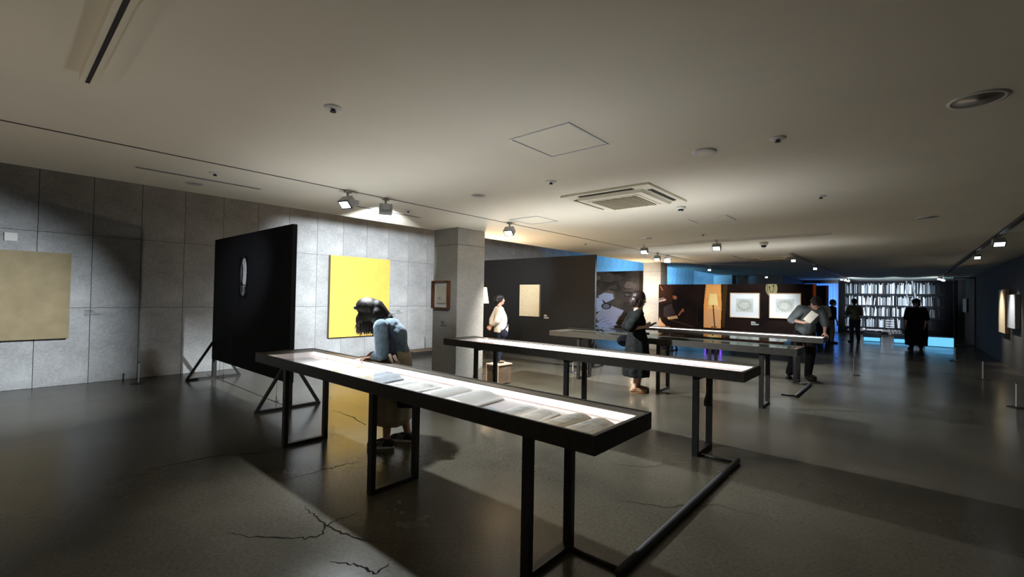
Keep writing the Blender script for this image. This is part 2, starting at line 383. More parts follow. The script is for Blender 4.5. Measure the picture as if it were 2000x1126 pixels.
crack([(1200, 975), (1300, 990), (1400, 985), (1500, 1010)], .005)
crack([(1190, 905), (1260, 912), (1330, 905)], .004)
crack([(650, 800), (690, 815), (715, 830)], .008)

# ------------------------------------------------------------------ ceiling fittings
HC = H_CEIL
tr = struct(MB().box(-4.52, -4.505, Y0, 13.3, HC-.004, HC+.01).build('trim_2', 'dark'))
def hatch(x0, x1, y0, y1, label):
    t = thing('ceiling_hatch', label, 'hatch', ((x0+x1)/2, (y0+y1)/2, HC), 0, 'access hatches in the ceiling')
    a, b = (x1-x0)/2, (y1-y0)/2; mb = MB(); wd = .014
    for q in ((-a, a, -b, -b+wd), (-a, a, b-wd, b), (-a, -a+wd, -b+wd, b-wd), (a-wd, a, -b+wd, b-wd)): mb.box(*q, -.008, .001)
    mb.build('frame', 'white', t)
    mb = MB(); g = .006; c = wd
    for q in ((-a+c, a-c, -b+c, -b+c+g), (-a+c, a-c, b-c-g, b-c), (-a+c, -a+c+g, -b+c+g, b-c-g), (a-c-g, a-c, -b+c+g, b-c-g)): mb.box(*q, -.002, .001)
    mb.build('gap', 'dark', t)
    MB().box(-a+c+g, a-c-g, -b+c+g, b-c-g, -.005, .001).build('panel', 'ceil', t)
hatch(-2.1, -1.6, 2.36, 2.87, 'large square white ceiling hatch nearest the camera, above the first table end')
hatch(-4.29, -3.79, 4.86, 5.36, 'white ceiling hatch beside the spotlight next to the concrete column')
hatch(-2.25, -1.74, 6.2, 6.66, 'faint white ceiling hatch beyond the smoke detector and air conditioner')
def slot(x, y0, y1, label):
    t = thing('slot_diffuser', label, 'air vent', (x, (y0+y1)/2, HC), 0, 'linear slot diffusers by the wall')
    h = (y1-y0)/2; MB().box(-.028, .028, -h, h, -.004, .001).build('frame', 'white', t)
    for dx in (-.012, .012): MB().box(dx-.005, dx+.005, -h+.01, h-.01, -.006, -.002).build('slot', 'dark', t)
slot(-5.22, .82, 1.88, 'long thin slot diffuser in the ceiling nearest the camera side')
slot(-5.22, 2.99, 4.01, 'thin slot diffuser beneath the two wall-track spotlights')
slot(-5.22, 11.3, 12.3, 'short distant slot diffuser beyond the second column glow')
slot(-5.22, 16.5, 17.5, 'farthest tiny slot diffuser near the blue light')
slot(-3.2, 11.9, 12.9, 'short slot diffuser near the far air conditioner')
def cassette(x0, x1, y0, y1, label):
    cx, cy = (x0+x1)/2, (y0+y1)/2; a, b = (x1-x0)/2, (y1-y0)/2
    t = thing('air_conditioner', label, 'air conditioner', (cx, cy, HC), 0, 'ceiling cassette air conditioners')
    MB().box(-a, a, -b, b, -.022, .001).build('casing', 'ac', t, bevel=.006)
    i = a*.76
    mb = MB(); mb.rings([[Vector((sx*r, sy*r, z)) for sx, sy in ((-1, -1), (1, -1), (1, 1), (-1, 1))] for r, z in ((i, -.022), (i-.02, -.05))], smooth=False)
    mb.build('raised_panel', 'ac', t)
    for q in range(4):
        m4 = Matrix.Rotation(q*PI/2, 4, 'Z')
        MB().box(-a*.62, a*.62, a*.80, a*.91, -.026, -.021, m4).build('air_slot', 'dark', t)
        MB().box(-a*.60, a*.60, a*.84, a*.86, -.034, -.025, m4).build('louvre', 'acd', t)
    g = a*.52
    MB().box(-g, g, -g, g, -.052, -.049).build('grille_back', 'dark', t)
    me = None
    for k in range(16):
        yy = -g+2*g*(k+.5)/16
        if me is None:
            o = MB().box(-.009, .009, -g, g, -.062, -.051).build('slat', 'acd', t); me = o.data; o.location = (yy, 0, 0)
        else: link('slat', me, t, (yy, 0, 0))
    MB().box(-g-.03, -g, -g-.03, g+.03, -.056, -.05).box(g, g+.03, -g-.03, g+.03, -.056, -.05).box(-g, g, -g-.03, -g, -.056, -.05).box(-g, g, g, g+.03, -.056, -.05).build('grille_frame', 'ac', t)
cassette(-2.84, -1.83, 4.05, 5.06, 'large beige square ceiling cassette air conditioner with slatted grille, near one')
cassette(-2.95, -2.1, 12.7, 13.6, 'distant dim ceiling cassette air conditioner beyond the cross track')
def sprinkler(x, y, label):
    t = thing('sprinkler_head', label, 'sprinkler', (x, y, HC), 0, 'sprinkler heads in the ceiling')
    MB().lathe((0, 0, 0), [(.05, .001), (.05, -.006), (.030, -.012), (.018, -.012)]).build('rose', 'white', t)
    mb = MB(); mb.cyl((0, 0), .012, -.024, -.010, 12).cyl((0, 0), .018, -.028, -.024, 12); mb.build('deflector', 'dark', t)
for x, y, l in ((-2.57, 1.31, 'sprinkler head with white rose nearest the camera, left of the big hatch'), (-2.55, 3.48, 'small sprinkler head left of the near air conditioner'),
                (-.65, 3.47, 'sprinkler head on the bare ceiling right of the disc speaker'), (-.66, 5.65, 'small sprinkler head above the end of the cross track'),
                (-4.87, 1.35, 'tiny sprinkler head between wall track and long slot diffuser'), (-4.91, 3.56, 'tiny sprinkler head beside the unlit wall-track spotlight'),
                (-4.9, 7.9, 'tiny dark sprinkler head above the far end of the black partition'), (-2.55, 7.8, 'sprinkler head before the cross track')):
    sprinkler(x, y, l)
def disc(name, x, y, r, label, cat, recessed=True):
    t = thing(name, label, cat, (x, y, HC))
    if recessed:
        MB().lathe((0, 0, 0), [(r, .001), (r, -.006), (r*.88, -.008), (r*.84, -.003)]).build('rim', 'white', t)
        MB().lathe((0, 0, 0), [(r*.84, -.004), (r*.6, .000), (r*.3, .0015)]).build('reflector', 'satin', t)
    else:
        MB().lathe((0, 0, 0), [(r, .001), (r, -.010), (r*.9, -.014), (r*.55, -.014)]).build('rim', 'white', t)
        MB().cyl((0, 0), r*.56, -.0145, -.010).build('grille', 'ac', t)
disc('ceiling_speaker', -1.13, 3.46, .085, 'round white ceiling speaker disc right of the big hatch', 'speaker', False)
disc('downlight', .295, 3.45, .12, 'large unlit recessed downlight at the far right of the ceiling', 'light')
disc('downlight', -3.54, 3.49, .08, 'small round recessed downlight before the column', 'light')
disc('downlight', -5.53, 1.35, .09, 'faint round downlight beside the concrete wall', 'light')
disc('downlight', -3.55, 7.8, .10, 'pale round downlight just before the cross track', 'light')
disc('downlight', .22, 7.8, .11, 'faint recessed downlight on the dark right part of the ceiling', 'light')
t = thing('smoke_detector', 'white round smoke detector below the near air conditioner corner', 'detector', (-2.02, 5.38, HC))
MB().lathe((0, 0, 0), [(.055, .001), (.055, -.02), (.04, -.028)]).build('base', 'white', t)
MB().lathe((0, 0, -.028), [(.032, .001), (.03, -.018), (.02, -.024)]).build('chamber', 'dark', t)
MB().lathe((0, 0, -.052), [(.026, .004), (.026, -.004), (.01, -.008)]).build('cap', 'white', t)
t = thing('security_camera', 'white dome security camera with black eye beside the cross track', 'camera', (-2.0, 9.5, HC))
MB().lathe((0, 0, 0), [(.075, .001), (.075, -.045), (.06, -.06)]).build('housing', 'white', t)
MB().ell((0, 0, -.055), (.05, .05, .05)).build('dome', 'phone', t)

# tracks
def track(x0, x1, y0, y1, label, mt='white', h=.035):
    t = thing('light_track', label, 'track', ((x0+x1)/2, (y0+y1)/2, HC)); a, b = (x1-x0)/2, (y1-y0)/2
    MB().box(-a, a, -b, b, -h, .001).build('rail', mt, t)
    if a > b: MB().box(-a+.01, a-.01, -.009, .009, -h-.001, -h+.004).build('groove', 'dark', t)
    else: MB().box(-.009, .009, -b+.01, b-.01, -h-.001, -h+.004).build('groove', 'dark', t)
track(-3.18, 1.5, .27, .33, 'ceiling track with dark groove running out of the top left corner', 'ac', .05)
track(-4.12, -.88, 8.67, 8.73, 'long pale track crossing the ceiling with the dome camera beside it')
track(-1.98, -1.92, 11.8, 26.6, 'receding track ending above the bookshelf print', 'grey')
track(1.07, 1.13, 8.0, 25.5, 'dark receding track along the right hand wall', 'steel')
# track fixtures
def fixture(x, y, aim, label, lit=True, s=1.0, hang=.11, group='track spotlights'):
    if y > 11.5: s = .72
    t = thing('spotlight', label, 'spotlight', (x, y, HC), 0, group)
    mb = MB(); mb.box(-.02, .02, -.035, .035, -.03, -.0); mb.cyl((0, 0), .012, -hang, -.03, 12); mb.build('mount', 'grey', t)
    d = (Vector(aim)-Vector((x, y, HC-hang))).normalized()
    q = d.to_track_quat('-Z', 'Y').to_matrix().to_4x4(); q = Matrix.Translation((0, 0, -hang-.02)) @ q
    o = MB().box(-.072*s, .072*s, -.052*s, .052*s, -.045, .045).build('lamp_head', 'grey', t, bevel=.006); o.data.transform(q)
    o = MB().box(-.072*s, .072*s, -.052*s, .052*s, -.051, -.046).build('bezel', 'dark', t); o.data.transform(q)
    o = MB().box(-.058*s, .058*s, -.038*s, .038*s, -.054, -.0515).build('lens', 'lens' if lit else 'dark', t); o.data.transform(q)
    hd = Vector((d.x, d.y, 0)).normalized(); sd = Vector((-hd.y, hd.x, 0)) if hd.length else Vector((1, 0, 0))
    m4 = Matrix((( hd.x, sd.x, 0, 0), (hd.y, sd.y, 0, 0), (0, 0, 1, -hang), (0, 0, 0, 1)))
    MB().box(-.13, -.035, -.035, .035, -.03, .02, m4).build('driver_box', 'grey', t, bevel=.004)
    return t
fixture(-4.5, 2.48, (-4.0, 0.6, 0.6), 'bright boxy track spotlight turned to the camera, nearest on the wall track')
fixture(-4.5, 2.95, (-9.85, 5.9, 1.7), 'grey track spotlight turned away beside the bright nearest one', True)
fixture(-4.45, 5.05, (-4.0, 3.3, 0.6), 'bright track spotlight above and right of the concrete column')
fixture(-4.0, 8.7, (-3.6, 6.2, .6), 'bright spotlight at the wall end of the cross track')
fixture(-4.45, 10.4, (-4.3, 8, 0), 'first of the two small spotlights at the end of the wall track')
fixture(-4.45, 11.0, (-5.0, 12.6, 1.0), 'second small spotlight at the end of the wall track, turned down')
fixture(-2.6, 8.7, (-2.3, 6.5, .5), 'bright spotlight hanging from the middle of the cross track')
fixture(-1.95, 12.2, (-1.6, 9.6, .5), 'bright white spotlight at the near end of the receding track')
fixture(-1.95, 15.6, (-1.6, 11, .7), 'glaring round-looking spotlight second on the receding track')
fixture(-4.69, 15.0, (-4.2, 11, .6), 'single glaring spotlight before the blue wall')
for i, (x, y) in enumerate(((-2.0, 23.6), (-1.95, 24.5), (-1.9, 25.3))):
    fixture(x, y, (x-.3, 15, .6), ('nearest', 'middle', 'farthest')[i]+' of the three clustered spotlights above the left end of the bookshelf print', group='spotlight cluster left of the bookshelf print')
for i, (x, y) in enumerate(((1.0, 24.0), (1.12, 24.7), (1.2, 25.4))):
    fixture(x, y, (x, 15, .6), ('nearest', 'middle', 'farthest')[i]+' of the three clustered spotlights above the right end of the bookshelf print', group='spotlight cluster right of the bookshelf print')
fixture(1.1, 10.2, (1.3, 8.4, .6), 'lit spotlight on the dark track nearest on the right hand ceiling')
fixture(1.1, 13.0, (1.35, 10.6, .6), 'second lit spotlight on the dark right hand track')
fixture(-4.2, 20.5, (-4.0, 16, .7), 'tiny pair-like spotlight before the grey niche wall')

# ------------------------------------------------------------------ display tables
TX0, TX1 = -5.17, -1.08
def make_table(y0, label, lit=True, bonnet=False):
    t = thing('display_table', label, 'display table', ((TX0+TX1)/2, y0+.31, 0), 0, 'long display tables')
    a = (TX1-TX0)/2; y1 = .31; zt, zb = .862, .768; rimb = .10; rimf = .028; rs = .035; re = .22
    wl_ = .016
    mb = MB(); mb.box(-a, a, -y1, -y1+wl_, zb, zt).box(-a, a, y1-wl_, y1, zb, zt).box(-a, -a+wl_, -y1+wl_, y1-wl_, zb, zt).box(a-wl_, a, -y1+wl_, y1-wl_, zb, zt)
    mb.box(-a+wl_, a-wl_, -y1+wl_, y1-wl_, zb, zb+.008); mb.build('frame', 'bronze', t)
    xi0, xi1, yi0, yi1 = -a+re, a-.034, -y1+rimf, y1-rimb
    mb = MB(); zr = zt-.004; zq = zt-.012
    mb.box(-a+wl_, xi0, -y1+wl_, y1-wl_, zq, zr).box(xi1, a-wl_, -y1+wl_, y1-wl_, zq, zr).box(xi0, xi1, -y1+wl_, yi0, zq, zr).box(xi0, xi1, yi1, y1-wl_, zq, zr)
    mb.build('rim', 'rim', t)
    mb = MB(); mb.box(xi0-.01, xi1+.01, yi0-.01, yi1+.01, zb+.009, .798)
    mb.box(xi0-.01, xi0-.001, yi0-.01, yi1+.01, zb+.013, zq).box(xi1+.001, xi1+.01, yi0-.01, yi1+.01, zb+.013, zq).box(xi0-.001, xi1+.001, yi0-.01, yi0-.001, zb+.013, zq).box(xi0-.001, xi1+.001, yi1+.001, yi1+.01, zb+.013, zq)
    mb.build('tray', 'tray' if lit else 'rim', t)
    if lit:
        for i in range(2):
            xa = xi0+.002+(xi1-xi0-.004)*i/2; xb = xa+(xi1-xi0-.004)/2-.006
            MB().box(xa, xb, yi1-.007, yi1-.001, zt-.05, zq-.002).build('light_strip', 'led', t)
        MB().box(xi0+.002, xi1-.002, yi0+.001, yi0+.006, zt-.045, zq-.002).build('light_strip', 'led', t)  # front strip added behind the rim, out of view, to brighten the books
        MB().box(-.003, .003, yi1-.012, yi1-.001, zb+.013, zq).build('divider', 'white', t)
    MB().box(xi0+.001, xi1-.001, yi0+.001, yi1-.001, zt-.010, zt-.005).build('glass', 'glass', t)
    fr = None
    for xx in (-1.52+.0-(TX0+TX1)/2, -3.02-(TX0+TX1)/2, -4.54-(TX0+TX1)/2):
        if fr is None:
            mb = MB(); p = .04; ya, yb = -.27, .17
            mb.box(-.027, .027, ya, ya+p, 0, zb).box(-.027, .027, yb-p, yb, 0, zb).box(-.027, .027, ya+p, yb-p, 0, .035).box(-.027, .027, ya+p, yb-p, zb-.035, zb)
            mb.box(-.06, .06, ya-.01, yb+.01, zb-.006, zb+.0)
            o = mb.build('leg_frame', 'steel', t); o.location = (xx, 0, 0); fr = o.data
        else: link('leg_frame', fr, t, (xx, 0, 0))
    if bonnet:
        g = .006; hx0, hx1, hy0, hy1, z0, z1 = -a+.42, a-.17, -y1+.02, y1-.03, zt, zt+.088
        mb = MB(); mb.box(hx0, hx1, hy0, hy1, z1-g, z1).box(hx0, hx1, hy0, hy0+g, z0, z1-g).box(hx0, hx1, hy1-g, hy1, z0, z1-g).box(hx0, hx0+g, hy0+g, hy1-g, z0, z1-g).box(hx1-g, hx1, hy0+g, hy1-g, z0, z1-g)
        mb.build('glass_bonnet', 'glassd', t)
    return t
T1 = make_table(1.85, 'nearest long dark display table glowing white inside with open books')
T2 = make_table(4.43, 'second long glowing display table whose left end meets the concrete column')
T3 = make_table(7.08, 'third display table, unlit, with a low glass bonnet on top', lit=False, bonnet=True)
T4 = make_table(9.66, 'farthest glowing display table in front of the dark mural')

ZT = .7985
def sheet(name, cx, cy, wx, wy, rz, mt, label, cat, z=ZT, th=.002, group='papers in the nearest table'):
    o = MB().box(-wx/2, wx/2, -wy/2, wy/2, 0, th).build(name, mt); o.location = (cx, cy, z); o.rotation_euler = (0, 0, R(rz)); tag(o, label, cat, group); return o
def open_book(cx, cy, w, d, th, rz, label, page='paper', cover='cover', z=ZT, arch=.6, lines=0, group='open books in the nearest table', patch=None):
    t = thing('open_book', label, 'book', (cx, cy, z), R(rz), group)
    MB().box(-w/2-.004, w/2+.004, -d/2-.004, d/2+.004, 0, .003).build('cover', cover, t)
    for s in (-1, 1):
        n = 12; top = []; 
        for i in range(n+1):
            u = i/n; x = s*u*w/2; hh = th*(.35+arch*math.sin(PI*min(1, u*1.15))**.8*(1-u*.35)) if u < .87 else th*(.35+arch*math.sin(PI*min(1, .87*1.15))**.8*(1-.87*.35))*(1-(u-.87)*2)
            top.append((x, max(hh, .004)+.003))
        vs = []; fs = []
        for x, h in top: vs += [(x, -d/2, h), (x, d/2, h), (x, -d/2, .003), (x, d/2, .003)]
        for i in range(n):
            a = 4*i; b = a+4; fs += [(a, b, b+1, a+1), (a+2, a+3, b+3, b+2), (a, a+2, b+2, b), (a+1, b+1, b+3, a+3)]
        fs += [(0, 1, 3, 2), (4*n, 4*n+2, 4*n+3, 4*n+1)]
        o = MB().add(vs, fs).build('page_block', page, t)
        if patch:
            vs = []; fs = []
            for i in range(2, n-1):
                x, h = top[i]; wob = .006*math.sin(i*1.7); vs += [(x, -d*.34+wob, h+.0012), (x, d*.36+wob, h+.0012)]
            for i in range(n-4): a = 2*i; fs.append((a, a+2, a+3, a+1))
            MB().add(vs, fs).build('drawing', patch, t)
        for k in range(lines):
            yy = -d*.32+d*.64*k/max(1, lines-1); vs = []; fs = []
            for i in range(2, n-1): x, h = top[i]; vs += [(x, yy-.0018, h+.001), (x, yy+.0018, h+.001)]
            for i in range(n-4): a = 2*i; fs.append((a, a+2, a+3, a+1))
            if k == 0: allv, allf = [], []
            off = len(allv); allv += vs; allf += [tuple(q+off for q in f) for f in fs]
            if k == lines-1: MB().add(allv, allf).build('printed_lines', 'sketch', t)
    return t
sheet('paper_sheet', -4.5, 2.12, .46, .30, 8, 'paper', 'large pale sheet at the far end of the nearest table', 'paper')
sheet('paper_sheet', -3.93, 2.06, .30, .22, -6, 'paper2', 'cream sheet under the wire spectacles', 'paper')
sheet('paper_sheet', -3.62, 2.08, .28, .26, 4, 'paper', 'plain white sheet beside the spectacles', 'paper', z=ZT)
t = thing('spectacles', 'thin gold wire spectacles lying on the cream sheet', 'glasses', (-3.87, 2.05, ZT+.004), R(20))
for s in (-1, 1):
    MB().tube([(s*.032+.024*math.cos(a), .024*math.sin(a), 0) for a in [2*PI*k/18 for k in range(19)]], .002, 6).build('rim', 'gold', t)
    MB().tube([(s*.056, 0, 0), (s*.058, .05, .004), (s*.05, .11, 0)], .0016, 6).build('temple', 'gold', t)
MB().tube([(-.009, 0, 0), (0, .004, .003), (.009, 0, 0)], .0018, 6).build('bridge', 'gold', t)
o = MB().box(-.12, .12, -.05, .05, 0, .012).build('booklet', 'navy', bevel=.002); o.location = (-3.42, 2.29, ZT); o.rotation_euler = (0, 0, R(-4)); tag(o, 'closed navy blue booklet near the light strip of the nearest table', 'book')
open_book(-3.25, 2.09, .33, .26, .045, 10, 'grey open notebook lying arched near the middle of the nearest table', 'paper3', 'dark' if 0 else 'navy', arch=.8, lines=2)
open_book(-2.82, 2.10, .38, .30, .034, -3, 'open cream book between the arched grey notebook and the big book', 'paper', 'cover', arch=.5, patch='sketch')
open_book(-2.31, 2.11, .54, .34, .044, 6, 'biggest open book with brown cover and thick page edges in the nearest table', 'paper', 'cover', arch=.7)
sheet('paper_sheet', -1.93, 2.02, .16, .12, -12, 'paper3', 'small grey card right of the biggest open book', 'paper')
open_book(-1.69, 2.10, .30, .27, .024, 6, 'thin open sketchbook with grey drawing, second from the near table end', 'paper', 'cover', arch=.4, patch='sketch')
open_book(-1.345, 2.10, .34, .31, .038, -4, 'thick open sketchbook with wavy drawing at the near end of the first table', 'paper2', 'cover', arch=.6, patch='sketch')
# second, third and fourth tables
for i, (x, w) in enumerate(((-4.3, .3), (-3.7, .34), (-3.1, .3), (-2.45, .34), (-1.8, .3))):
    sheet('paper_sheet', x, 4.63, w, .24, (i*37) % 13-6, ('paper', 'paper2', 'paper')[i % 3], 'pale document sheet, '+('first', 'second', 'third', 'fourth', 'fifth')[i]+' from the column end of the second table', 'paper', group='papers in the second table')
sheet('paper_sheet', -4.0, 7.3, .34, .22, 10, 'paper2', 'lit cream paper inside the unlit glass topped table', 'paper', group='papers in the glass topped table')
sheet('paper_sheet', -3.55, 7.32, .3, .2, -6, 'paper', 'second cream paper inside the unlit glass topped table', 'paper', group='papers in the glass topped table')
open_book(-2.35, 9.88, .36, .24, .03, 3, 'open book inside the farthest glowing table', 'paper', 'cover', group=None)
sheet('paper_sheet', -3.2, 9.88, .4, .26, 0, 'paper', 'flat paper inside the farthest glowing table', 'paper', group=None)

# cable guards on the floor
def guard(x, y0, y1, xa, label):
    t = thing('cable_guard', label, 'cable guard', (x, (y0+y1)/2, 0)); L = (y1-y0)/2
    MB().tube([(0, -L-.04, .024), (0, L+.04, .024)], .024, 12).build('rod', 'rubber', t)
    MB().tube([(xa-x, -L+.01, .014), (-.02, -L+.01, .014)], .013, 10).build('cable', 'steel', t)
    MB().tube([(xa-x, L-.01, .014), (-.02, L-.01, .014)], .013, 10).build('cable', 'steel', t)
guard(-1.16, 2.29, 4.53, -1.49, 'thick black floor cable guard linking the first and second tables')
guard(-1.28, 8.35, 9.7, -1.49, 'thin dark floor cable guard linking the third and fourth tables')
o = MB().tube([(-1.44, 4.62, .785), (-1.42, 4.64, .70), (-1.46, 4.63, .58), (-1.49, 4.66, .5), (-1.5, 4.70, .45)], .012, 8).build('cable', 'steel'); tag(o, 'black cable looping down by the near leg of the second table', 'cable')

# ------------------------------------------------------------------ free-standing black panels
def partition(x0, x1, y, z0, z1, label, th=.06, mt='black', feet=(None, None)):
    t = thing('display_partition', label, 'partition', ((x0+x1)/2, y, 0)); a = (x1-x0)/2
    MB().box(-a, a, -th/2, th/2, z0, z1).build('board', mt, t)
    for xx in feet:
        xx -= (x0+x1)/2
        for s in (-1, 1):
            MB().bar((xx, s*.385, .03), (xx, s*.03, .62), .035).build('brace', 'steel', t)
        MB().box(xx-.025, xx+.025, -.41, .41, 0, .03).build('foot_bar', 'steel', t)
        MB().box(xx-.03, xx+.03, -.03, .03, .03, z0+.01).build('post', 'steel', t)
    return t
P1 = partition(-9.08, -5.99, 2.58, .33, 2.39, 'near black partition with a pale carved face print, on triangular feet', feet=(-9.04, -6.04))
for a in (P1,):
    pass
P2 = partition(-8.9, -5.0, 8.5, .31, 2.43, 'charcoal partition behind the second table with a speckled canvas on it', mt='darkwall', feet=(-8.5, -5.04))
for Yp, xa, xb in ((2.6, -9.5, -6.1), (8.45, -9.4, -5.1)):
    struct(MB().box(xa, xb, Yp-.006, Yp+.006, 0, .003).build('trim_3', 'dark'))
def anchor(x, y, z1, label):
    t = thing('wire_anchor', label, 'anchor', (x, y, 0), 0, 'floor anchors under the partitions')
    MB().cyl((0, 0), .03, 0, .006, 16).cyl((0, 0), .006, .006, .08, 8).build('base', 'steel', t)
    MB().tube([(0, 0, .08), (0, 0, z1)], .0022, 5).build('wire', 'steel', t)
anchor(-6.53, 2.62, .33, 'thin wire anchor under the near end of the black face partition')
anchor(-8.9, 2.68, .33, 'thin wire anchor under the wall end of the black face partition')
anchor(-5.3, 8.5, .31, 'thin wire anchor under the charcoal partition')

# stanchions
def stanchion(x, y, label, h=.36):
    t = thing('stanchion', label, 'stanchion', (x, y, 0), 0, 'low barrier stanchions')
    MB().lathe((0, 0, 0), [(.11, 0), (.11, .006), (.09, .012), (.02, .014)]).build('base', 'steel', t)
    MB().cyl((0, 0), .011, .012, h, 12).build('post', 'grey', t)
    MB().ell((0, 0, h), (.014, .014, .012), n=10, k=6).build('cap', 'steel', t)
stanchion(-9.3, 1.6, 'thin low stanchion before the concrete wall in shadow', .33)
stanchion(-9.67, 7.62, 'thin low stanchion beside the dark shadow slab by the wall', .36)
stanchion(-.79, 11.8, 'low stanchion on open floor before the hall end', .36)
stanchion(1.2, 13.2, 'low stanchion before the two pictures of the dark wall', .36)
stanchion(1.25, 9.95, 'nearest low stanchion on the right hand side', .36)
stanchion(1.02, 16.9, 'farthest faint stanchion near the black portal frame', .36)
stanchion(-5.06, 7.75, 'low stanchion at the foot of the charcoal partition', .3)

# low dark slab built in place of a floor shadow by the wall
t = thing('low_shadow_slab', 'low dark slab standing for a shadow on the floor by the concrete wall left of the column', 'plinth', (-9.25, 7.5, 0))
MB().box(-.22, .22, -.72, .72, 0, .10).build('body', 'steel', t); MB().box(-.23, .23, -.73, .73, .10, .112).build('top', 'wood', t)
# wooden box by the column
t = thing('wooden_box', 'small wooden box stool between the column and the second table leg', 'box', (-5.275, 5.78, 0))
MB().box(-.125, .125, -.17, .17, .02, .33).build('body', 'wood', t); MB().box(-.14, .14, -.185, .185, .33, .35).build('top', 'woodl', t)
for q in (-.14, .125): MB().box(q, q+.015, -.185, -.17, 0, .33).build('edge_strip', 'woodl', t)
MB().cyl((0, 0), .018, 0, .01, 10).xf(Matrix.Translation((.02, -.17, .24)) @ Matrix.Rotation(PI/2, 4, 'X')).build('hand_hole', 'dark', t)
o = MB().box(-.08, .08, -.05, .05, 0, .02).build('notebook', 'phone', bevel=.003); o.location = (-5.30, 5.8, .351); tag(o, 'small black notebook on top of the wooden box', 'book')

# ------------------------------------------------------------------ painted prints as flat colour meshes
def sl(c): c = np.asarray(c, float)/255.; return np.where(c <= .04045, c/12.92, ((c+.055)/1.055)**2.4)
class Img:
    def __init__(s, w, h, bg): s.w, s.h = w, h; s.a = np.ones((h, w, 3))*sl(bg); s.Y, s.X = np.mgrid[0:h, 0:w]; s.X = s.X/(w-1); s.Y = s.Y/(h-1); s.asp = w/h
    def poly(s, pts, c, al=1.):
        m = np.zeros(s.X.shape, bool); n = len(pts)
        for i in range(n):
            x1, y1 = pts[i]; x2, y2 = pts[(i+1) % n]
            if y1 == y2: continue
            cnd = ((s.Y >= min(y1, y2)) & (s.Y < max(y1, y2))); xi = (s.Y-y1)*(x2-x1)/(y2-y1)+x1; m ^= cnd & (s.X < xi)
        s.put(m, c, al)
    def put(s, m, c, al=1.): cc = sl(c); s.a[m] = s.a[m]*(1-al)+cc*al
    def ell(s, cx, cy, rx, ry, c, al=1., rot=0):
        dx, dy = s.X-cx, s.Y-cy; ca, sa = math.cos(rot), math.sin(rot)
        s.put(((dx*ca+dy*sa)/rx)**2+((-dx*sa+dy*ca)/ry)**2 < 1, c, al)
    def line(s, pts, wd, c, al=1.):
        for (x1, y1), (x2, y2) in zip(pts[:-1], pts[1:]):
            dx, dy = (x2-x1)*s.asp, y2-y1; L = math.hypot(dx, dy)+1e-9
            t = np.clip((((s.X-x1)*s.asp)*dx+(s.Y-y1)*dy)/L/L, 0, 1)
            d = np.hypot((s.X-x1)*s.asp-t*dx, s.Y-y1-t*dy); s.put(d < wd, c, al)
    def noise(s, amp, k=6, seed=1):
        r = np.random.RandomState(seed); f = np.zeros(s.X.shape)
        for o in range(3):
            kk = k*2**o; g = r.rand(kk+2, int(kk*s.asp)+3); xx = s.X*(g.shape[1]-1.001); yy = s.Y*(kk+.999)
            xi, yi = xx.astype(int), yy.astype(int); fx, fy = xx-xi, yy-yi
            f += ((g[yi, xi]*(1-fx)+g[yi, np.minimum(xi+1, g.shape[1]-1)]*fx)*(1-fy)+(g[np.minimum(yi+1, kk+1), xi]*(1-fx)+g[np.minimum(yi+1, kk+1), np.minimum(xi+1, g.shape[1]-1)]*fx)*fy-.5)/2**o
        s.a *= np.clip(1+amp*f[..., None]*2, .1, 3)
def print_on(name, img, w, h, mx, parent=None, material='printm'):
    """flat print: x across, z up, in the local plane y = 0 facing -y"""
    H_, W_ = img.h, img.w; xs = np.linspace(-w/2, w/2, W_); zs = np.linspace(h, 0, H_)
    v = np.zeros((H_, W_, 3)); v[..., 0] = xs[None]; v[..., 2] = zs[:, None]
    idx = np.arange(H_*W_).reshape(H_, W_); f = np.stack([idx[:-1, :-1], idx[1:, :-1], idx[1:, 1:], idx[:-1, 1:]], -1).reshape(-1, 4)
    me = bpy.data.meshes.new(name); me.vertices.add(H_*W_); me.vertices.foreach_set('co', v.reshape(-1))
    me.loops.add(f.size); me.loops.foreach_set('vertex_index', f.reshape(-1).astype(np.int32)); me.polygons.add(len(f))
    me.polygons.foreach_set('loop_start', np.arange(0, f.size, 4, dtype=np.int32)); me.polygons.foreach_set('loop_total', np.full(len(f), 4, np.int32))
    me.update(calc_edges=True)
    ca = me.color_attributes.new('Col', 'FLOAT_COLOR', 'POINT'); c = np.ones((H_*W_, 4), np.float32); c[:, :3] = np.clip(img.a, 0, 1).reshape(-1, 3)
    ca.data.foreach_set('color', c.reshape(-1)); me.materials.append(M[material]); me.validate()
    o = link(name, me, parent); o.matrix_basis = mx; return o
T = Matrix.Translation
r = np.random.RandomState(3)
# carved face print on the near black panel
im = Img(90, 150, (14, 14, 17))
im.ell(.52, .47, .40, .46, (60, 58, 56)); im.ell(.60, .40, .30, .36, (215, 220, 232)); im.ell(.68, .45, .17, .30, (252, 254, 255))
im.ell(.30, .40, .09, .20, (120, 125, 135)); im.line([(.38, .22), (.45, .45), (.36, .62), (.50, .70)], .035, (25, 25, 30))
im.line([(.30, .68), (.75, .69)], .012, (15, 15, 18)); im.ell(.5, .82, .28, .13, (120, 120, 122)); im.ell(.46, .80, .16, .08, (30, 30, 34)); im.line([(.55, .72), (.52, .88)], .03, (200, 200, 200))
im.put(((im.X-.52)/.42)**2+((im.Y-.47)/.48)**2 > 1, (14, 14, 17))
im.noise(.25, 8, 4)
print_on('print', im, .36, .64, T((-7.70-(-9.08-5.99)/2, -.0315, 1.40)), P1, 'prints')
im = Img(14, 60, (14, 14, 17)); im.line([(.6, .1), (.45, .5), (.55, .9)], .03, (95, 90, 100)); print_on('print', im, .05, .3, T((-8.17-(-9.08-5.99)/2, -.0315, .47)), P1, 'prints')
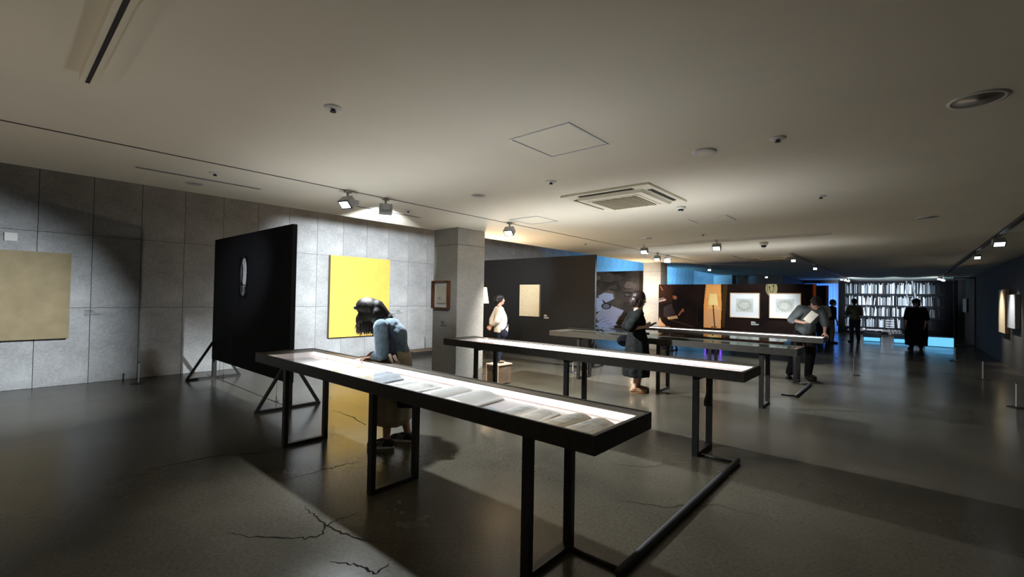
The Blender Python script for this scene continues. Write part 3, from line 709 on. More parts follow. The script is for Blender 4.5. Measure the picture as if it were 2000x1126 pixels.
# mural with stones and written sheets
im = Img(330, 240, (64, 59, 55)); im.noise(.8, 5, 9)
for i in range(90):
    x, y_ = r.rand()*1.1-.05, r.rand(); s = .03+.07*r.rand(); b = int(62+78*r.rand()*(1-.45*x)); a0 = r.rand()*6
    im.poly([(x+s*math.cos(a0+k*1.05)*(.7+.5*r.rand())/1.4, y_+s*math.sin(a0+k*1.05)*(.6+.5*r.rand())) for k in range(6)], (b, int(b*.93), int(b*.88)), .85)
    im.line([(x-s*.5, y_+s*.5), (x+s*.4, y_+s*.6)], .006, (18, 17, 18), .8)
im.line([(.04, .29), (.20, .22), (.42, .10)], .035, (120, 112, 104), .7)
def page(pts, c=(150, 160, 192)):
    im.poly(pts, c); 
ox = .42
page([(.42, .40), (.48, .34), (.56, .36), (.57, .44), (.50, .50)], (165, 178, 210)); page([(.40, .43), (.45, .42), (.50, .60), (.41, .66)], (170, 185, 220))
page([(.40, .72), (.50, .52), (.66, .62), (.58, .85), (.42, .80)], (160, 165, 190)); page([(.40, .86), (.50, .74), (.75, 1.0), (.46, 1.0)], (155, 168, 205)); page([(.66, .80), (.74, .74), (.80, .82), (.72, .90)], (120, 118, 150))
im.ell(.50, .56, .045, .05, (28, 28, 32)); im.ell(.50, .56, .033, .038, (110, 118, 130)); im.line([(.40, .88), (.50, 1.0)], .014, (12, 12, 16))
for k in range(7): im.line([(.44+.03*k, .80+.02*k), (.50+.03*k, .74+.045*k)], .004, (120, 60, 60), .7)
for k in range(12): im.line([(.47+.015*k, .97-.004*k), (.53+.015*k, .86+.01*k)], .0025, (90, 90, 120), .6)
im.line([(.92, 0), (.92, .5)], .05, (30, 27, 25), .6)
ML = partition(-9.75, -5.62, 13.8, .3, 2.41, 'mural wall printed with dark stones and written sheets behind the dark dressed woman', th=.05, feet=(-9.4, -5.9))
print_on('print', im, 4.13, 2.11, T((0, -.026, .3)), ML)
# mural with a seated craftsman, lamp and long desk
im = Img(520, 240, (26, 15, 11)); im.noise(.7, 4, 5)
im.poly([(0, 0), (.10, 0), (.12, .3), (0, .35)], (42, 20, 13), .8); im.line([(.012, .03), (.03, .10)], .006, (130, 85, 65)); im.line([(.0, .30), (.05, .27)], .016, (150, 130, 125)); im.line([(0, .26), (.04, .24)], .008, (120, 100, 95))
im.poly([(.04, .40), (.10, .33), (.13, .50), (.10, .62), (.04, .56)], (48, 38, 42)); im.ell(.155, .33, .05, .17, (12, 9, 12)); im.ell(.17, .45, .04, .12, (13, 10, 13))
im.ell(.125, .215, .017, .048, (140, 78, 50)); im.ell(.128, .165, .024, .035, (8, 6, 8)); im.ell(.146, .19, .010, .045, (8, 6, 8))
im.line([(.185, .43), (.155, .53)], .013, (150, 90, 60)); im.line([(.18, .43), (.19, .47)], .010, (150, 88, 58)); im.poly([(.065, .58), (.14, .54), (.15, .59), (.08, .62)], (190, 160, 120))
im.poly([(0, .66), (.01, .58), (.025, .66), (.055, .72), (.06, .84), (.0, .90)], (200, 160, 125)); im.poly([(.05, .74), (.09, .74), (.11, .82), (.07, .86)], (180, 140, 105)); im.poly([(.09, .78), (.14, .80), (.13, .87), (.09, .86)], (160, 85, 45)); im.ell(.065, .81, .008, .03, (190, 130, 30))
im.poly([(0, .90), (.2, .86), (.2, 1), (0, 1)], (70, 42, 30)); im.line([(.09, .62), (.26, .72)], .012, (55, 42, 32))
for k in range(9): im.line([(.29+.003*k, 0), (.29-.002*k, .7)], .004, (34, 20, 14), .6)
im.poly([(.345, 0), (.447, 0), (.452, .35), (.447, .72), (.332, .72), (.332, .36)], (240, 165, 90)); im.poly([(.352, .02), (.44, .02), (.443, .2), (.350, .22)], (250, 185, 110), .6)
im.poly([(.338, .45), (.445, .35), (.444, .70), (.338, .70)], (225, 170, 120), .8)
im.poly([(.372, .155), (.418, .155), (.430, .345), (.362, .345)], (255, 226, 150)); im.poly([(.355, .40), (.37, .345), (.43, .345), (.445, .42)], (255, 205, 135), .5); im.line([(.396, .35), (.400, .5), (.408, .70)], .008, (60, 28, 12)); im.line([(.385, .71), (.42, .705)], .007, (60, 28, 12))
im.poly([(.455, 0), (.49, 0), (.47, .7), (.455, .7)], (70, 48, 20), .9)
im.line([(.22, .78), (.33, .76), (.45, .80), (.55, .79), (.62, .81), (.72, .86), (.85, .84)], .014, (120, 82, 48)); im.line([(.33, .79), (.45, .82)], .010, (225, 170, 120))
for k in range(14): im.poly([(.33+.045*k, .88), (.36+.045*k, .87), (.365+.045*k, .99), (.335+.045*k, 1)], (44+(k*13) % 22, 28+(k*7) % 14, 22), .8)
im.line([(.53, .86), (.515, 1)], .01, (15, 9, 7)); 
im.ell(.757, .07, .034, .12, (135, 128, 92)); 
for q in ((.745, .05), (.768, .03)): im.ell(q[0], q[1], .004, .022, (50, 44, 32))
im.line([(.742, .05), (.752, .13), (.765, .13), (.772, .06)], .004, (70, 62, 44)); im.line([(.733, .0), (.732, .15)], .004, (60, 54, 36))
im.poly([(.985, 0), (1, 0), (1, .5), (.985, .5)], (170, 80, 30)); im.poly([(.975, 0), (.985, 0), (.985, .5), (.975, .5)], (60, 30, 16))
MR = partition(-5.5, -1.60, 13.0, .28, 1.935, 'low mural wall printed with a seated man, a glowing lamp and a long desk', th=.05, feet=(-5.1, -1.7))
print_on('print', im, 3.90, 1.655, T((0, -.026, .28)), MR)
P3 = partition(-3.75, -2.30, 22.0, .3, 2.17, 'distant black partition with an orange edge before the blue curtain', feet=(-3.5, -2.5))
MB().box(.65, .72, -.036, -.030, .3, 2.17).build('orange_edge', mat('orange_strip', (.5, .16, .04), .7), P3)
# black and white bookshelf print on the far wall
im = Img(520, 320, (13, 14, 17)); rows = [(.03, .235), (.27, .45), (.475, .655), (.685, .865)]
edges = [.06, .165, .185, .345, .36, .5, .52, .66, .70, .80, .83, .96]
for (a, b) in rows:
    x = .06
    while x < .93:
        wd = .004+.008*r.rand(); hgt = (b-a)*(.72+.28*r.rand()); lean = 0 if r.rand() < .8 else .012*(r.rand()-.5)*2
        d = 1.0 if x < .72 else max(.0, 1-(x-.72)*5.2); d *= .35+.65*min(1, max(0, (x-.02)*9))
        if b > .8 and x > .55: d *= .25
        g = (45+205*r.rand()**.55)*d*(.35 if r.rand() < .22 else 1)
        im.poly([(x+lean, b-hgt), (x+wd*.85+lean, b-hgt), (x+wd*.85, b), (x, b)], (g*.90, g*.95, g)); x += wd
        if r.rand() < .03: x += .012
for (a, b) in rows: im.poly([(.03, b), (.97, b), (.97, b+.028), (.03, b+.028)], (30, 32, 36))
for e_ in (.175, .352, .51, .675): im.poly([(e_-.006, .02), (e_+.008, .02), (e_+.008, .87), (e_-.006, .87)], (22, 24, 28))
for k in range(8): im.poly([(.425, .70+.022*k), (.50, .70+.022*k), (.50, .713+.022*k), (.425, .713+.022*k)], (170 if k % 2 else 60, 172 if k % 2 else 60, 180 if k % 2 else 65))
im.line([(.645, .0), (.735, .95)], .012, (120, 124, 130)); im.line([(.60, .0), (.605, .42)], .008, (105, 110, 118)); 
for k in range(4): im.line([(.605, .08+.1*k), (.66, .08+.1*k)], .004, (110, 115, 122))
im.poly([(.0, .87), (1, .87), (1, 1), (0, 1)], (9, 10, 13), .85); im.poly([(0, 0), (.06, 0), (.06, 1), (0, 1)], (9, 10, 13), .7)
for k in range(26): x = .08+.42*r.rand(); g = 40+120*r.rand()**2; im.poly([(x, .89+.07*r.rand()), (x+.03, .89), (x+.04, .93), (x+.005, .95)], (g, g, g+4), .8)
im.poly([(.26, .90), (.40, .90), (.40, .925), (.26, .925)], (190, 192, 198)); im.ell(.235, .905, .015, .02, (190, 190, 195))
for k in range(9): im.line([(.44+.014*k, .90), (.455+.014*k, .99)], .004, (120+60*(k % 2), 120+60*(k % 2), 125+60*(k % 2)))
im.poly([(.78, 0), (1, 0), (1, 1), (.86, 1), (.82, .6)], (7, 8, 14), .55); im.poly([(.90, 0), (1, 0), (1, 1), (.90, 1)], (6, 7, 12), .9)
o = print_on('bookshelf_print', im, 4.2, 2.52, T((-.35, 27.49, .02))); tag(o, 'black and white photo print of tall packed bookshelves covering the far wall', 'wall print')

# pictures
def canvas(name, face, side, label, cat, axis, at, a0, a1, z0, z1, th, extra=None):
    """axis 'x': hangs on a wall of constant x (face towards +x or -x by sign of th); axis 'y': faces -y"""
    t = thing(name, label, cat, (0, 0, 0)); e = .004 if th > 0 else -.004
    if axis == 'x':
        t.location = (at, (a0+a1)/2, z0); h = (a1-a0)/2; lo, hi = sorted((0.0, th))
        MB().box(lo, hi, -h, h, 0, z1-z0).build('stretcher', side, t)
        lo, hi = sorted((th, th+e)); MB().box(lo, hi, -h, h, 0, z1-z0).build('canvas', face, t)
    else:
        t.location = ((a0+a1)/2, at, z0); h = (a1-a0)/2
        MB().box(-h, h, -th, 0, 0, z1-z0).build('stretcher', side, t); MB().box(-h, h, -th-.004, -th, 0, z1-z0).build('canvas', face, t)
    return t
canvas('painting', 'linen', 'canvas', 'large raw linen coloured canvas cut by the left picture edge', 'painting', 'x', X0+.015, -1.4, .815, .735, 2.04, .08)
canvas('painting', 'yellow', 'canvas', 'tall bright yellow monochrome canvas on the concrete wall', 'painting', 'x', X0+.015, 5.0, 6.55, .50, 2.36, .09)
canvas('painting', 'linen2', 'canvas', 'small cream speckled canvas on the charcoal partition', 'painting', 'y', 8.466, -7.04, -6.44, 1.04, 1.79, .06)
canvas('painting', 'linen2', 'frame', 'cream canvas with brown edge on the dark right wall', 'painting', 'x', X1-.01, 16.35, 17.35, .81, 1.90, -.07)
t = canvas('painting', 'paper3', 'steel', 'pale blue-grey picture with black edge next to the cream canvas on the dark wall', 'painting', 'x', X1-.01, 14.95, 15.95, .98, 1.75, -.08)
t = canvas('painting', 'paper3', 'steel', 'small bluish picture beyond the black portal frame', 'painting', 'x', X1-.01, 25.7, 27.2, 1.19, 1.75, -.06)
# walnut framed relief on the column
t = thing('framed_picture', 'walnut framed small picture with brown sheet hanging on the concrete column', 'picture', (-5.81, 4.93, 1.28))
mb = MB(); a, hh, d, fw = .205, .46, .07, .022
mb.box(-a, a, -d, 0, 0, fw).box(-a, a, -d, 0, hh-fw, hh).box(-a, -a+fw, -d, 0, fw, hh-fw).box(a-fw, a, -d, 0, fw, hh-fw); mb.build('frame', 'frame', t)
MB().box(-a+fw, a-fw, -.012, -.002, fw, hh-fw).build('mount', 'paper', t)
MB().box(-.11, .11, -.034, -.013, .085, .385).build('sheet', 'paper2', t)
MB().tube([(-.02, -.0355, .15), (-.035, -.0355, .17), (-.05, -.0355, .19)], .003, 5).tube([(-.02, -.0355, .15), (-.01, -.0355, .175)], .003, 5).tube([(.02, -.0355, .155), (.04, -.0355, .165)], .0025, 5).build('ink_mark', 'dark', t)
MB().tube([(0, -.02, hh), (0, -.02, hh+.03), (.008, -.012, hh+.05), (0, -.002, hh+.045)], .004, 6).build('hook', 'chrome', t)
# framed drawings on the right mural
def framed(x0, x1, z0, z1, y, label, seed):
    t = thing('framed_drawing', label, 'picture', ((x0+x1)/2, y, z0)); a, h = (x1-x0)/2, z1-z0; fw = .016; d = .035
    MB().box(-a, a, -d, 0, 0, fw).box(-a, a, -d, 0, h-fw, h).box(-a, -a+fw, -d, 0, fw, h-fw).box(a-fw, a, -d, 0, fw, h-fw).build('frame', 'oak', t)
    MB().box(-a+fw, a-fw, -.02, -.002, fw, h-fw).build('mount', 'mount', t)
    im = Img(110, 76, (205, 208, 200)); rr = np.random.RandomState(seed)
    for k in range(26):
        ang = 2*PI*k/26; cx, cy = .5+.36*math.cos(ang), .5+.36*math.sin(ang)
        im.line([(cx+.07*math.cos(q+k)*(.5+rr.rand()), cy+.07*math.sin(q*1.3+k)*(.5+rr.rand())) for q in np.linspace(0, 5, 6)], .009, (120, 122, 122), .75)
    im.line([(.28, .35), (.36, .25), (.62, .24), (.72, .36), (.70, .6), (.55, .8), (.4, .74), (.30, .55), (.28, .35)], .012, (125, 122, 112), .8)
    im.line([(.45, .35), (.44, .52), (.50, .58)], .012, (190, 150, 90), .8)
    print_on('drawing', im, a*1.16, h*.54, T((.0, -.0215, h*.23)), t, 'prints')
framed(-3.52, -2.81, 1.055, 1.705, 12.973, 'oak framed pale line drawing right beside the printed lamp', 5)
framed(-2.59, -1.905, 1.075, 1.705, 12.973, 'oak framed pale line drawing half hidden by the bending man', 8)
# wall labels: unreadable small print, rows of strokes
def label_text(mx, rows, mt, label, w=.13):
    t = thing('wall_label', label, 'label', (0, 0, 0), 0); t.matrix_basis = mx
    for i, (z, h, fr) in enumerate(rows):
        mb = MB(); x = -w/2; rr = random.Random(i*7+int(mx.translation.x*10))
        while x < -w/2+w*fr:
            l = .006+.012*rr.random(); mb.box(x, min(x+l, -w/2+w*fr), -.0025, -.0005, z, z+h); x += l+.003
        mb.build('text_line', mt, t)
rows = [(.075, .016, .5), (.055, .012, .6), (.03, .007, 1), (.018, .007, .8), (.006, .007, .9)]
label_text(T((-6.27, 8.47, 1.0)), rows, 'vinyl', 'small white lettering beside the speckled canvas', .15)
label_text(T((-2.915, 12.973, .87)), rows, 'vinyl', 'small white lettering under and between the two framed drawings', .19)
label_text(T((-5.75, 4.93, .98)), rows, 'vinyld', 'small grey lettering below the walnut framed picture', .16)
RX = Matrix.Rotation(PI/2, 4, 'Z')
label_text(T((X0, 6.95, 1.0)) @ RX, rows, 'vinyld', 'faint grey lettering right of the yellow canvas', .2)
label_text(T((X0, 1.1, 1.07)) @ RX, rows, 'vinyld', 'faint grey lettering right of the linen canvas', .22)
o = MB().box(0, .02, -.065, .065, 0, .12).build('wall_switch', 'white', bevel=.004); o.location = (X0, .18, 2.18); tag(o, 'small white square box on the concrete wall above the linen canvas', 'wall box')

# ------------------------------------------------------------------ lamps
def floor_lamp(x, y, label, zs=1.36, e=26, off=(0, 0)):
    t = thing('floor_lamp', label, 'lamp', (x, y, 0), 0, 'lit floor lamps behind the columns')
    MB().lathe((0, 0, 0), [(.13, 0), (.13, .012), (.03, .025)]).build('base', 'steel', t)
    MB().tube([(0, 0, .02), (0, 0, zs+.12)], .009, 8).build('pole', 'steel', t)
    rings = [[Vector((q*math.cos(2*PI*j/28), q*math.sin(2*PI*j/28), z)) for j in range(28)] for q, z in ((.14, zs), (.095, zs+.30))]
    MB().rings(rings, cap=False).build('lamp_shade', 'shade', t)
    MB().ell((0, 0, zs+.15), (.03, .03, .045), n=12, k=8).build('bulb', 'shade', t)
    point('lamp_bulb', (x, y, zs+.30), e, WARM, .05); point('lamp_bulb', (x, y, zs-.02), e*.5, WARM, .05)
floor_lamp(-6.07, 6.12, 'lit floor lamp whose warm shade peeks out behind the first column', 1.365, 95)
floor_lamp(-5.93, 12.5, 'lit floor lamp before the second column hidden by the woman in the dark dress', 1.28, 60)

# ------------------------------------------------------------------ far end
t = thing('portal_frame', 'thin black portal frame before the bluish wall piece at the hall end', 'frame', (1.64, 23.3, 0))
mb = MB(); mb.box(-.27, -.24, -.03, .03, 0, 2.5).build('post', 'steel', t); MB().box(.26, .30, -.03, .03, 0, 2.5).build('post', 'steel', t)
MB().box(-.24, .26, -.03, .03, 2.46, 2.5).build('lintel', 'steel', t); MB().box(-.24, .26, -.03, .03, 0, .03).build('threshold', 'steel', t)
def plinth(x0, x1, y, h, label, full=False):
    t = thing('cyan_lit_plinth', label, 'plinth', ((x0+x1)/2, y+.25, 0), 0, 'low plinths with painted cyan light before the bookshelf print'); a = (x1-x0)/2
    z = h if full else h*.5
    MB().box(-a, a, -.25, .25, 0, h).build('body', 'plinth', t)
    MB().box(-a+.01, a-.01, -.256, -.25, .02, z-.01).build('painted_cyan_light', 'cyan', t)  # emission puts the cyan light falling on the plinth into its front
plinth(-1.22, -.70, 22.6, .33, 'low plinth with painted cyan light, nearest the man in the olive shirt')
plinth(-.31, .30, 22.6, .33, 'low plinth with painted cyan light, behind the woman in black')
plinth(.55, 1.3, 21.9, .34, 'widest plinth with painted cyan light, right of the woman in black', True)
# curtain
t = thing('light_curtain', 'blue backlit pleated curtain in the doorway at the hall end', 'curtain', (-3.2, 27.6, 0))
vs = []; fs = []; n = 160
for i in range(n+1):
    x = -.72+1.44*i/n; yy = .05*math.sin(i*.9)+.02*math.sin(i*2.3+1)
    vs += [(x, yy, .03), (x, yy*.7, 2.5)]
for i in range(n): fs.append((2*i, 2*i+2, 2*i+3, 2*i+1))
mb = MB(); mb.add(vs, fs, True); mb.build('pleats', 'curtain', t)
MB().box(-.72, .72, -.03, .03, 2.5, 2.53).build('rail', 'steel', t)
t = thing('violet_light_box', 'violet glowing frame on the floor seen beneath the unlit table', 'light', (-4.45, 14.6, 0), R(-20))
for q in ((-.28, -.25, 0, .34), (.25, .28, 0, .34), (-.25, .25, .31, .34)): MB().box(q[0], q[1], -.02, .02, q[2], q[3]).build('tube', 'violet', t)
MB().box(-.25, .25, .0, .01, 0, .31).build('back', 'dark', t)

# ------------------------------------------------------------------ people
def remesh(name, mb, voxel, material, parent, smooth=4, noise=0, nscale=6, extra=None):
    """one continuous surface grown over overlapping tapered shapes"""
    me = mb.mesh('tmp'); ob = bpy.data.objects.new('tmp', me); COL.objects.link(ob)
    md = ob.modifiers.new('r', 'REMESH'); md.mode = 'VOXEL'; md.voxel_size = voxel; md.use_smooth_shade = True
    ms = ob.modifiers.new('s', 'SMOOTH'); ms.factor = .5; ms.iterations = smooth
    dg = bpy.context.evaluated_depsgraph_get(); out = bpy.data.meshes.new_from_object(ob.evaluated_get(dg))
    bpy.data.objects.remove(ob); out.name = name; out.materials.clear(); out.materials.append(M[material])
    if noise:
        from mathutils import noise as mn
        for v, nn in zip(out.vertices, [v.normal.copy() for v in out.vertices]):
            q = v.co; f = mn.noise(Vector((q.x*nscale, q.y*nscale, q.z*nscale*.55)))+.5*mn.noise(q*nscale*2.3); v.co = q+nn*f*noise
    for p in out.polygons: p.use_smooth = True
    return link(name, out, parent)
V = Vector
def frame_from(dirv, up):
    y = V(dirv).normalized(); x = y.cross(V(up)).normalized(); z = x.cross(y)
    return Matrix(((x.x, y.x, z.x, 0), (x.y, y.y, z.y, 0), (x.z, y.z, z.z, 0), (0, 0, 0, 1)))
def hand(mb, wrist, d, palm_n, side, s=1.0, curl=.35, spread=.0, thumb=.6):
    """wrist point, direction of the fingers, palm normal (the way the palm faces), side +1 thumb on d x n side"""
    d = V(d).normalized(); n = V(palm_n); n = (n-d*n.dot(d)).normalized(); t = d.cross(n)*side; W = V(wrist)
    L = .085*s
    for k in range(4):
        off = t*(.030-.020*k)*s
        mb.cap(W+off*.45+d*.005, W+off+d*L, .013*s, .0105*s, 10)
    mb.ell(W+d*.045*s, (.034*s, .046*s, .015*s), frame_from(d, n))
    for k, (l1, l2, l3) in enumerate(((.040, .025, .020), (.045, .029, .021), (.042, .027, .021), (.032, .020, .018))):
        p = W+t*(.031-.0205*k)*s+d*L; a = 0; dd = d
        for l, cu in ((l1, curl), (l2, curl*1.3), (l3, curl*.9)):
            a += cu; dd = (d*math.cos(a)+n*math.sin(a)); q = p+dd*l*s; mb.cap(p, q, .0088*s, .0075*s, 9); p = q
    p = W+t*.020*s+d*.018*s; q = p+(t*.75+d*.6+n*.25).normalized()*.040*s; mb.cap(p, q, .014*s, .0105*s, 9)
    r_ = q+(t*(.55-.3*thumb)+d*.8+n*.5*thumb).normalized()*.032*s; mb.cap(q, r_, .010*s, .0088*s, 9); mb.cap(r_, r_+(t*(.2-.2*thumb)+d*.8+n*.5*thumb).normalized()*.024*s, .009*s, .0075*s, 9)
def head(mb, c, rot, s=1.0):
    m4 = T(V(c)) @ rot @ Matrix.Scale(s, 4); sub = MB()
    sub.ell((0, -.018, .030), (.073, .092, .083)); sub.ell((0, .022, -.030), (.060, .070, .068)); sub.ell((0, .040, -.075), (.042, .045, .038)); sub.ell((0, .070, -.095), (.020, .018, .016))
    sub.cap((0, .083, .012), (0, .103, -.026), .008, .0125, 10); sub.ell((.011, .094, -.030), (.008, .009, .007)); sub.ell((-.011, .094, -.030), (.008, .009, .007))
    sub.ell((0, .084, .028), (.05, .014, .012)); sub.ell((0, .084, -.058), (.022, .012, .0065)); sub.ell((0, .082, -.070), (.019, .012, .007))
    for q in (-1, 1): sub.ell((q*.074, -.006, -.012), (.010, .019, .031)); sub.ell((q*.046, .052, -.022), (.020, .022, .020))
    sub.xf(m4); mb.add(sub.v, sub.f, True); return m4
def face_parts(t, m4):
    mb = MB()
    for q in (-1, 1): mb.ell((q*.030, .077, .006), (.013, .011, .008), n=12, k=8)
    mb.xf(m4).build('eyes', 'eyew', t)
    mb = MB()
    for q in (-1, 1): mb.ell((q*.030, .0865, .006), (.0055, .003, .0055), n=10, k=6)
    mb.xf(m4).build('irises', 'eye', t)
    mb = MB()
    for q in (-1, 1): mb.tube([(q*.015, .093, .026), (q*.031, .0925, .031), (q*.047, .082, .027)], [.0022, .003, .0015], 6)
    mb.xf(m4).build('eyebrows', 'hair', t)
    MB().tube([(-.019, .088, -.063), (-.008, .095, -.0615), (0, .0965, -.0635), (.008, .095, -.0615), (.019, .088, -.063)], [.002, .004, .0045, .004, .002], 8).xf(m4).build('lips', 'lip', t)
def figure_body(t, J, female=True, voxel=.007, hands=None, handsc=1.0, headrot=None, headsc=.95, bulk=1.0):
    mb = MB(); b = bulk
    hip, waist, chest, neck, hd = [V(J[k]) for k in ('hip', 'waist', 'chest', 'neck', 'head')]
    sp = neck-hip; rot = frame_from(V((0, 1, 0)), sp) 
    mb.ell(hip, (.150*b, .105*b, .11), n=18); mb.ell(waist, (.120*b, .088*b, .12)); mb.ell(chest, (.145*b, .100*b, .15), rot)
    mb.cap(hip, waist, .115*b, .10*b); mb.cap(waist, chest, .10*b, .105*b); mb.cap(chest, neck, .095*b, .052)
    mb.cap(neck-(neck-chest)*.1, hd+(neck-hd)*.25, .050, .047)
    m4 = head(mb, hd, headrot or Matrix.Identity(4), headsc)
    for s in ('L', 'R'):
        sh, el, wr = V(J['sh'+s]), V(J['el'+s]), V(J['wr'+s]); mb.cap(neck.lerp(chest, .25), sh, .055, .050*b); mb.cap(sh, el, .046*b, .037*b); mb.cap(el, wr, .037*b, .024)
        hp, kn, an = V(J['hp'+s]), V(J['kn'+s]), V(J['an'+s]); mb.cap(hip.lerp(hp, .6), hp, .10*b, .085*b); mb.cap(hp, kn, .083*b, .054*b); mb.cap(kn, kn.lerp(an, .35), .052*b, .052*b); mb.cap(kn.lerp(an, .35), an, .052*b, .033*b)
        td = V(J['toe'+s]).normalized(); mb.cap(an+V((0, 0, -.03)), V((an.x, an.y, .035))+td*.10, .032, .030); mb.cap(V((an.x, an.y, .035))+td*.08, V((an.x, an.y, .025))+td*.15, .032, .020); mb.cap(an-td*.01, V((an.x, an.y, .035))-td*.035, .03, .028)
        if hands and s in hands:
            h = hands[s]; hand(mb, wr, h['d'], h['n'], h['side'], handsc, h.get('curl', .35), thumb=h.get('thumb', .6))
    remesh('body', mb, voxel, 'skin', t, 3)
    return m4
def shoes(t, J, mt='shoe', sole='sole', stripes=False, s=1.0):
    for q in ('L', 'R'):
        an = V(J['an'+q]); td = V(J['toe'+q]).normalized(); g = V((an.x, an.y, 0)); sd = V((td.y, -td.x, 0))
        mb = MB(); mb.cap(g-td*.04+V((0, 0, .05)), g+V((0, 0, .075)), .038, .040); mb.cap(g-td*.045+V((0, 0, .045)), g+td*.13+V((0, 0, .04)), .038, .036); mb.cap(g+td*.03+V((0, 0, .065)), g+td*.16+V((0, 0, .036)), .036, .028)
        o = remesh('shoe', mb, .007, mt, t, 3)
        n = 24; rg = []
        for z, e in ((.003, 0), (.024, .003)):
            row = []
            for j in range(n):
                a = 2*PI*j/n; c, sn = math.cos(a), math.sin(a); w_ = .042+.006*c+e; row.append(g+td*(.055+.133*c)+sd*w_*sn+V((0, 0, z)))
            rg.append(row)
        MB().rings(rg, smooth=False).build('sole', sole, o)
        if stripes:
            mb = MB()
            for sg in (-1, 1):
                for k in range(3):
                    p = g+td*(.035+.026*k); mb.bar(p+sd*sg*.041+V((0, 0, .028))+td*.014, p+sd*sg*.030+V((0, 0, .078))-td*.010, .011, .006)
            mb.build('stripe', 'sole', o)
def sleeve(mb, sh, el, wr, f, r1=.060, r2=.052, r3=.040):
    sh, el, wr = V(sh), V(el), V(wr)
    if f <= 1: mb.cap(sh, sh.lerp(el, f), r1, r1+(r2-r1)*f)
    else: mb.cap(sh, el, r1, r2); mb.cap(el, el.lerp(wr, f-1), r2, r3)
def lathe_path(rs, n=40, folds=0, amp=0, ph=0):
    """rs: (centre, rx, ry) horizontal ellipses, closed solid"""
    out = []
    for i, (c, rx, ry) in enumerate(rs):
        c = V(c); k = i/(len(rs)-1); row = []
        for j in range(n):
            a = 2*PI*j/n; q = 1+amp*k*math.sin(folds*a+ph)
            row.append(V((c.x+rx*q*math.cos(a), c.y+ry*q*math.sin(a), c.z)))
        out.append(row)
    return out
def strands(mb, m4, roots, L, down, rr=.006, jit=.02, seed=1, n=60):
    q = random.Random(seed)
    for k in range(n):
        p = V(roots[k % len(roots)])+V([q.uniform(-jit, jit) for _ in range(3)]); l = L*q.uniform(.7, 1.15); pts = [p]
        for i in range(4): p = p+V(down)*l/4+V([q.uniform(-.006, .006) for _ in range(3)]); pts.append(p)
        mb.tube(pts, [rr, rr, rr*.9, rr*.7, rr*.25], 5)
def place(px, depth, facing_deg):
    """stand a figure on the floor under picture column px at a given distance"""
    x = (px-1000)/F_PX*depth; f2 = V((CF.x, CF.y)).normalized(); r2 = V((CR.x, CR.y)).normalized(); p = f2*depth+r2*x
    return (p.x, p.y, 0), R(facing_deg)

# --- woman bending over the nearest table (local +y = the way she faces) ---
loc, rz = place(772, 4.54, 130.9)
t = thing('person', 'woman in pale denim jacket and long beige skirt bending over the nearest table', 'person', loc, rz)
J = dict(hip=(0, -.04, .83), waist=(0, -.015, .96), chest=(0, .035, 1.09), neck=(0, .095, 1.235), head=(-.01, .235, 1.325),
    shL=(-.165, .085, 1.185), elL=(-.205, .055, .935), wrL=(-.17, .145, .905), shR=(.165, .085, 1.185), elR=(.21, .09, .94), wrR=(.06, .17, .915),
    hpL=(-.09, -.03, .80), knL=(-.10, .02, .46), anL=(-.09, .03, .085), toeL=(-.05, 1, 0), hpR=(.09, -.03, .80), knR=(.10, -.05, .46), anR=(.12, -.13, .085), toeR=(.15, 1, 0))
hr = Matrix.Rotation(R(-66), 4, 'X') @ Matrix.Rotation(R(10), 4, 'Z')
m4 = figure_body(t, J, hands=dict(L=dict(d=(.1, .9, -.15), n=(0, -.2, -1), side=-1, curl=.55), R=dict(d=(-.6, .8, -.1), n=(-.3, -.2, -1), side=1, curl=.5)), headrot=hr, headsc=.97)
face_parts(t, m4)
mb = MB(); mb.cap((0, -.03, .90), (0, .0, 1.02), .128, .128); mb.ell((0, -.02, .93), (.155, .135, .10)); mb.ell((0, .0, 1.08), (.170, .128, .15)); mb.ell((0, .035, 1.16), (.160, .105, .11)); mb.cap((0, .04, 1.17), (0, .09, 1.24), .095, .062)
for s in (-1, 1): mb.cap((0, .07, 1.19), (s*.16, .085, 1.18), .07, .068)
sleeve(mb, J['shL'], J['elL'], J['wrL'], 1.75, .074, .066, .045); sleeve(mb, J['shR'], J['elR'], J['wrR'], 1.75, .074, .066, .045)
remesh('jacket', mb, .009, 'denim', t, 4, noise=.008, nscale=11)
for s, q in ((-1, 'L'), (1, 'R')):
    e, w_ = V(J['el'+q]), V(J['wr'+q]); MB().cap(e.lerp(w_, .70), e.lerp(w_, .80), .046, .045).build('cuff', 'denim', t)
mb = MB(); mb.rings(lathe_path([((0, -.03, .96), .135, .115), ((0, -.03, .88), .165, .150), ((0, -.02, .70), .185, .165), ((0, -.01, .45), .20, .185), ((.01, -.01, .28), .205, .185), ((.01, .0, .215), .185, .15)], 60, 9, .05))
remesh('skirt', mb, .010, 'beige', t, 3)
shoes(t, J, stripes=True)
# hair: long bob falling from the bowed head
hc = V(J['head']); mb = MB()
tilt = Matrix.Rotation(R(18), 4, 'X')
mb.ell(hc+V((0, .015, .035)), (.100, .138, .105), tilt)
mb.ell(hc+V((0, .010, -.055)), (.104, .112, .125)); mb.ell(hc+V((-.055, .03, -.085)), (.050, .105, .105)); mb.ell(hc+V((.055, .03, -.085)), (.050, .105, .105))
mb.ell(hc+V((-.03, -.065, -.05)), (.085, .075, .115)); mb.cap(hc+V((0, -.06, .045)), V(J['neck'])+V((0, -.045, .02)), .075, .040)
remesh('hair', mb, .008, 'hair', t, 10, noise=.003, nscale=16)
mb = MB(); ring = [hc+V((.096*math.sin(a)*(1 if a > 0 else 1.05), .015+.105*math.cos(a), -.10)) for a in np.linspace(-2.6, 2.6, 34)]
strands(mb, m4, ring, .115, (0, .05, -1), .0055, .010, 3, 210)
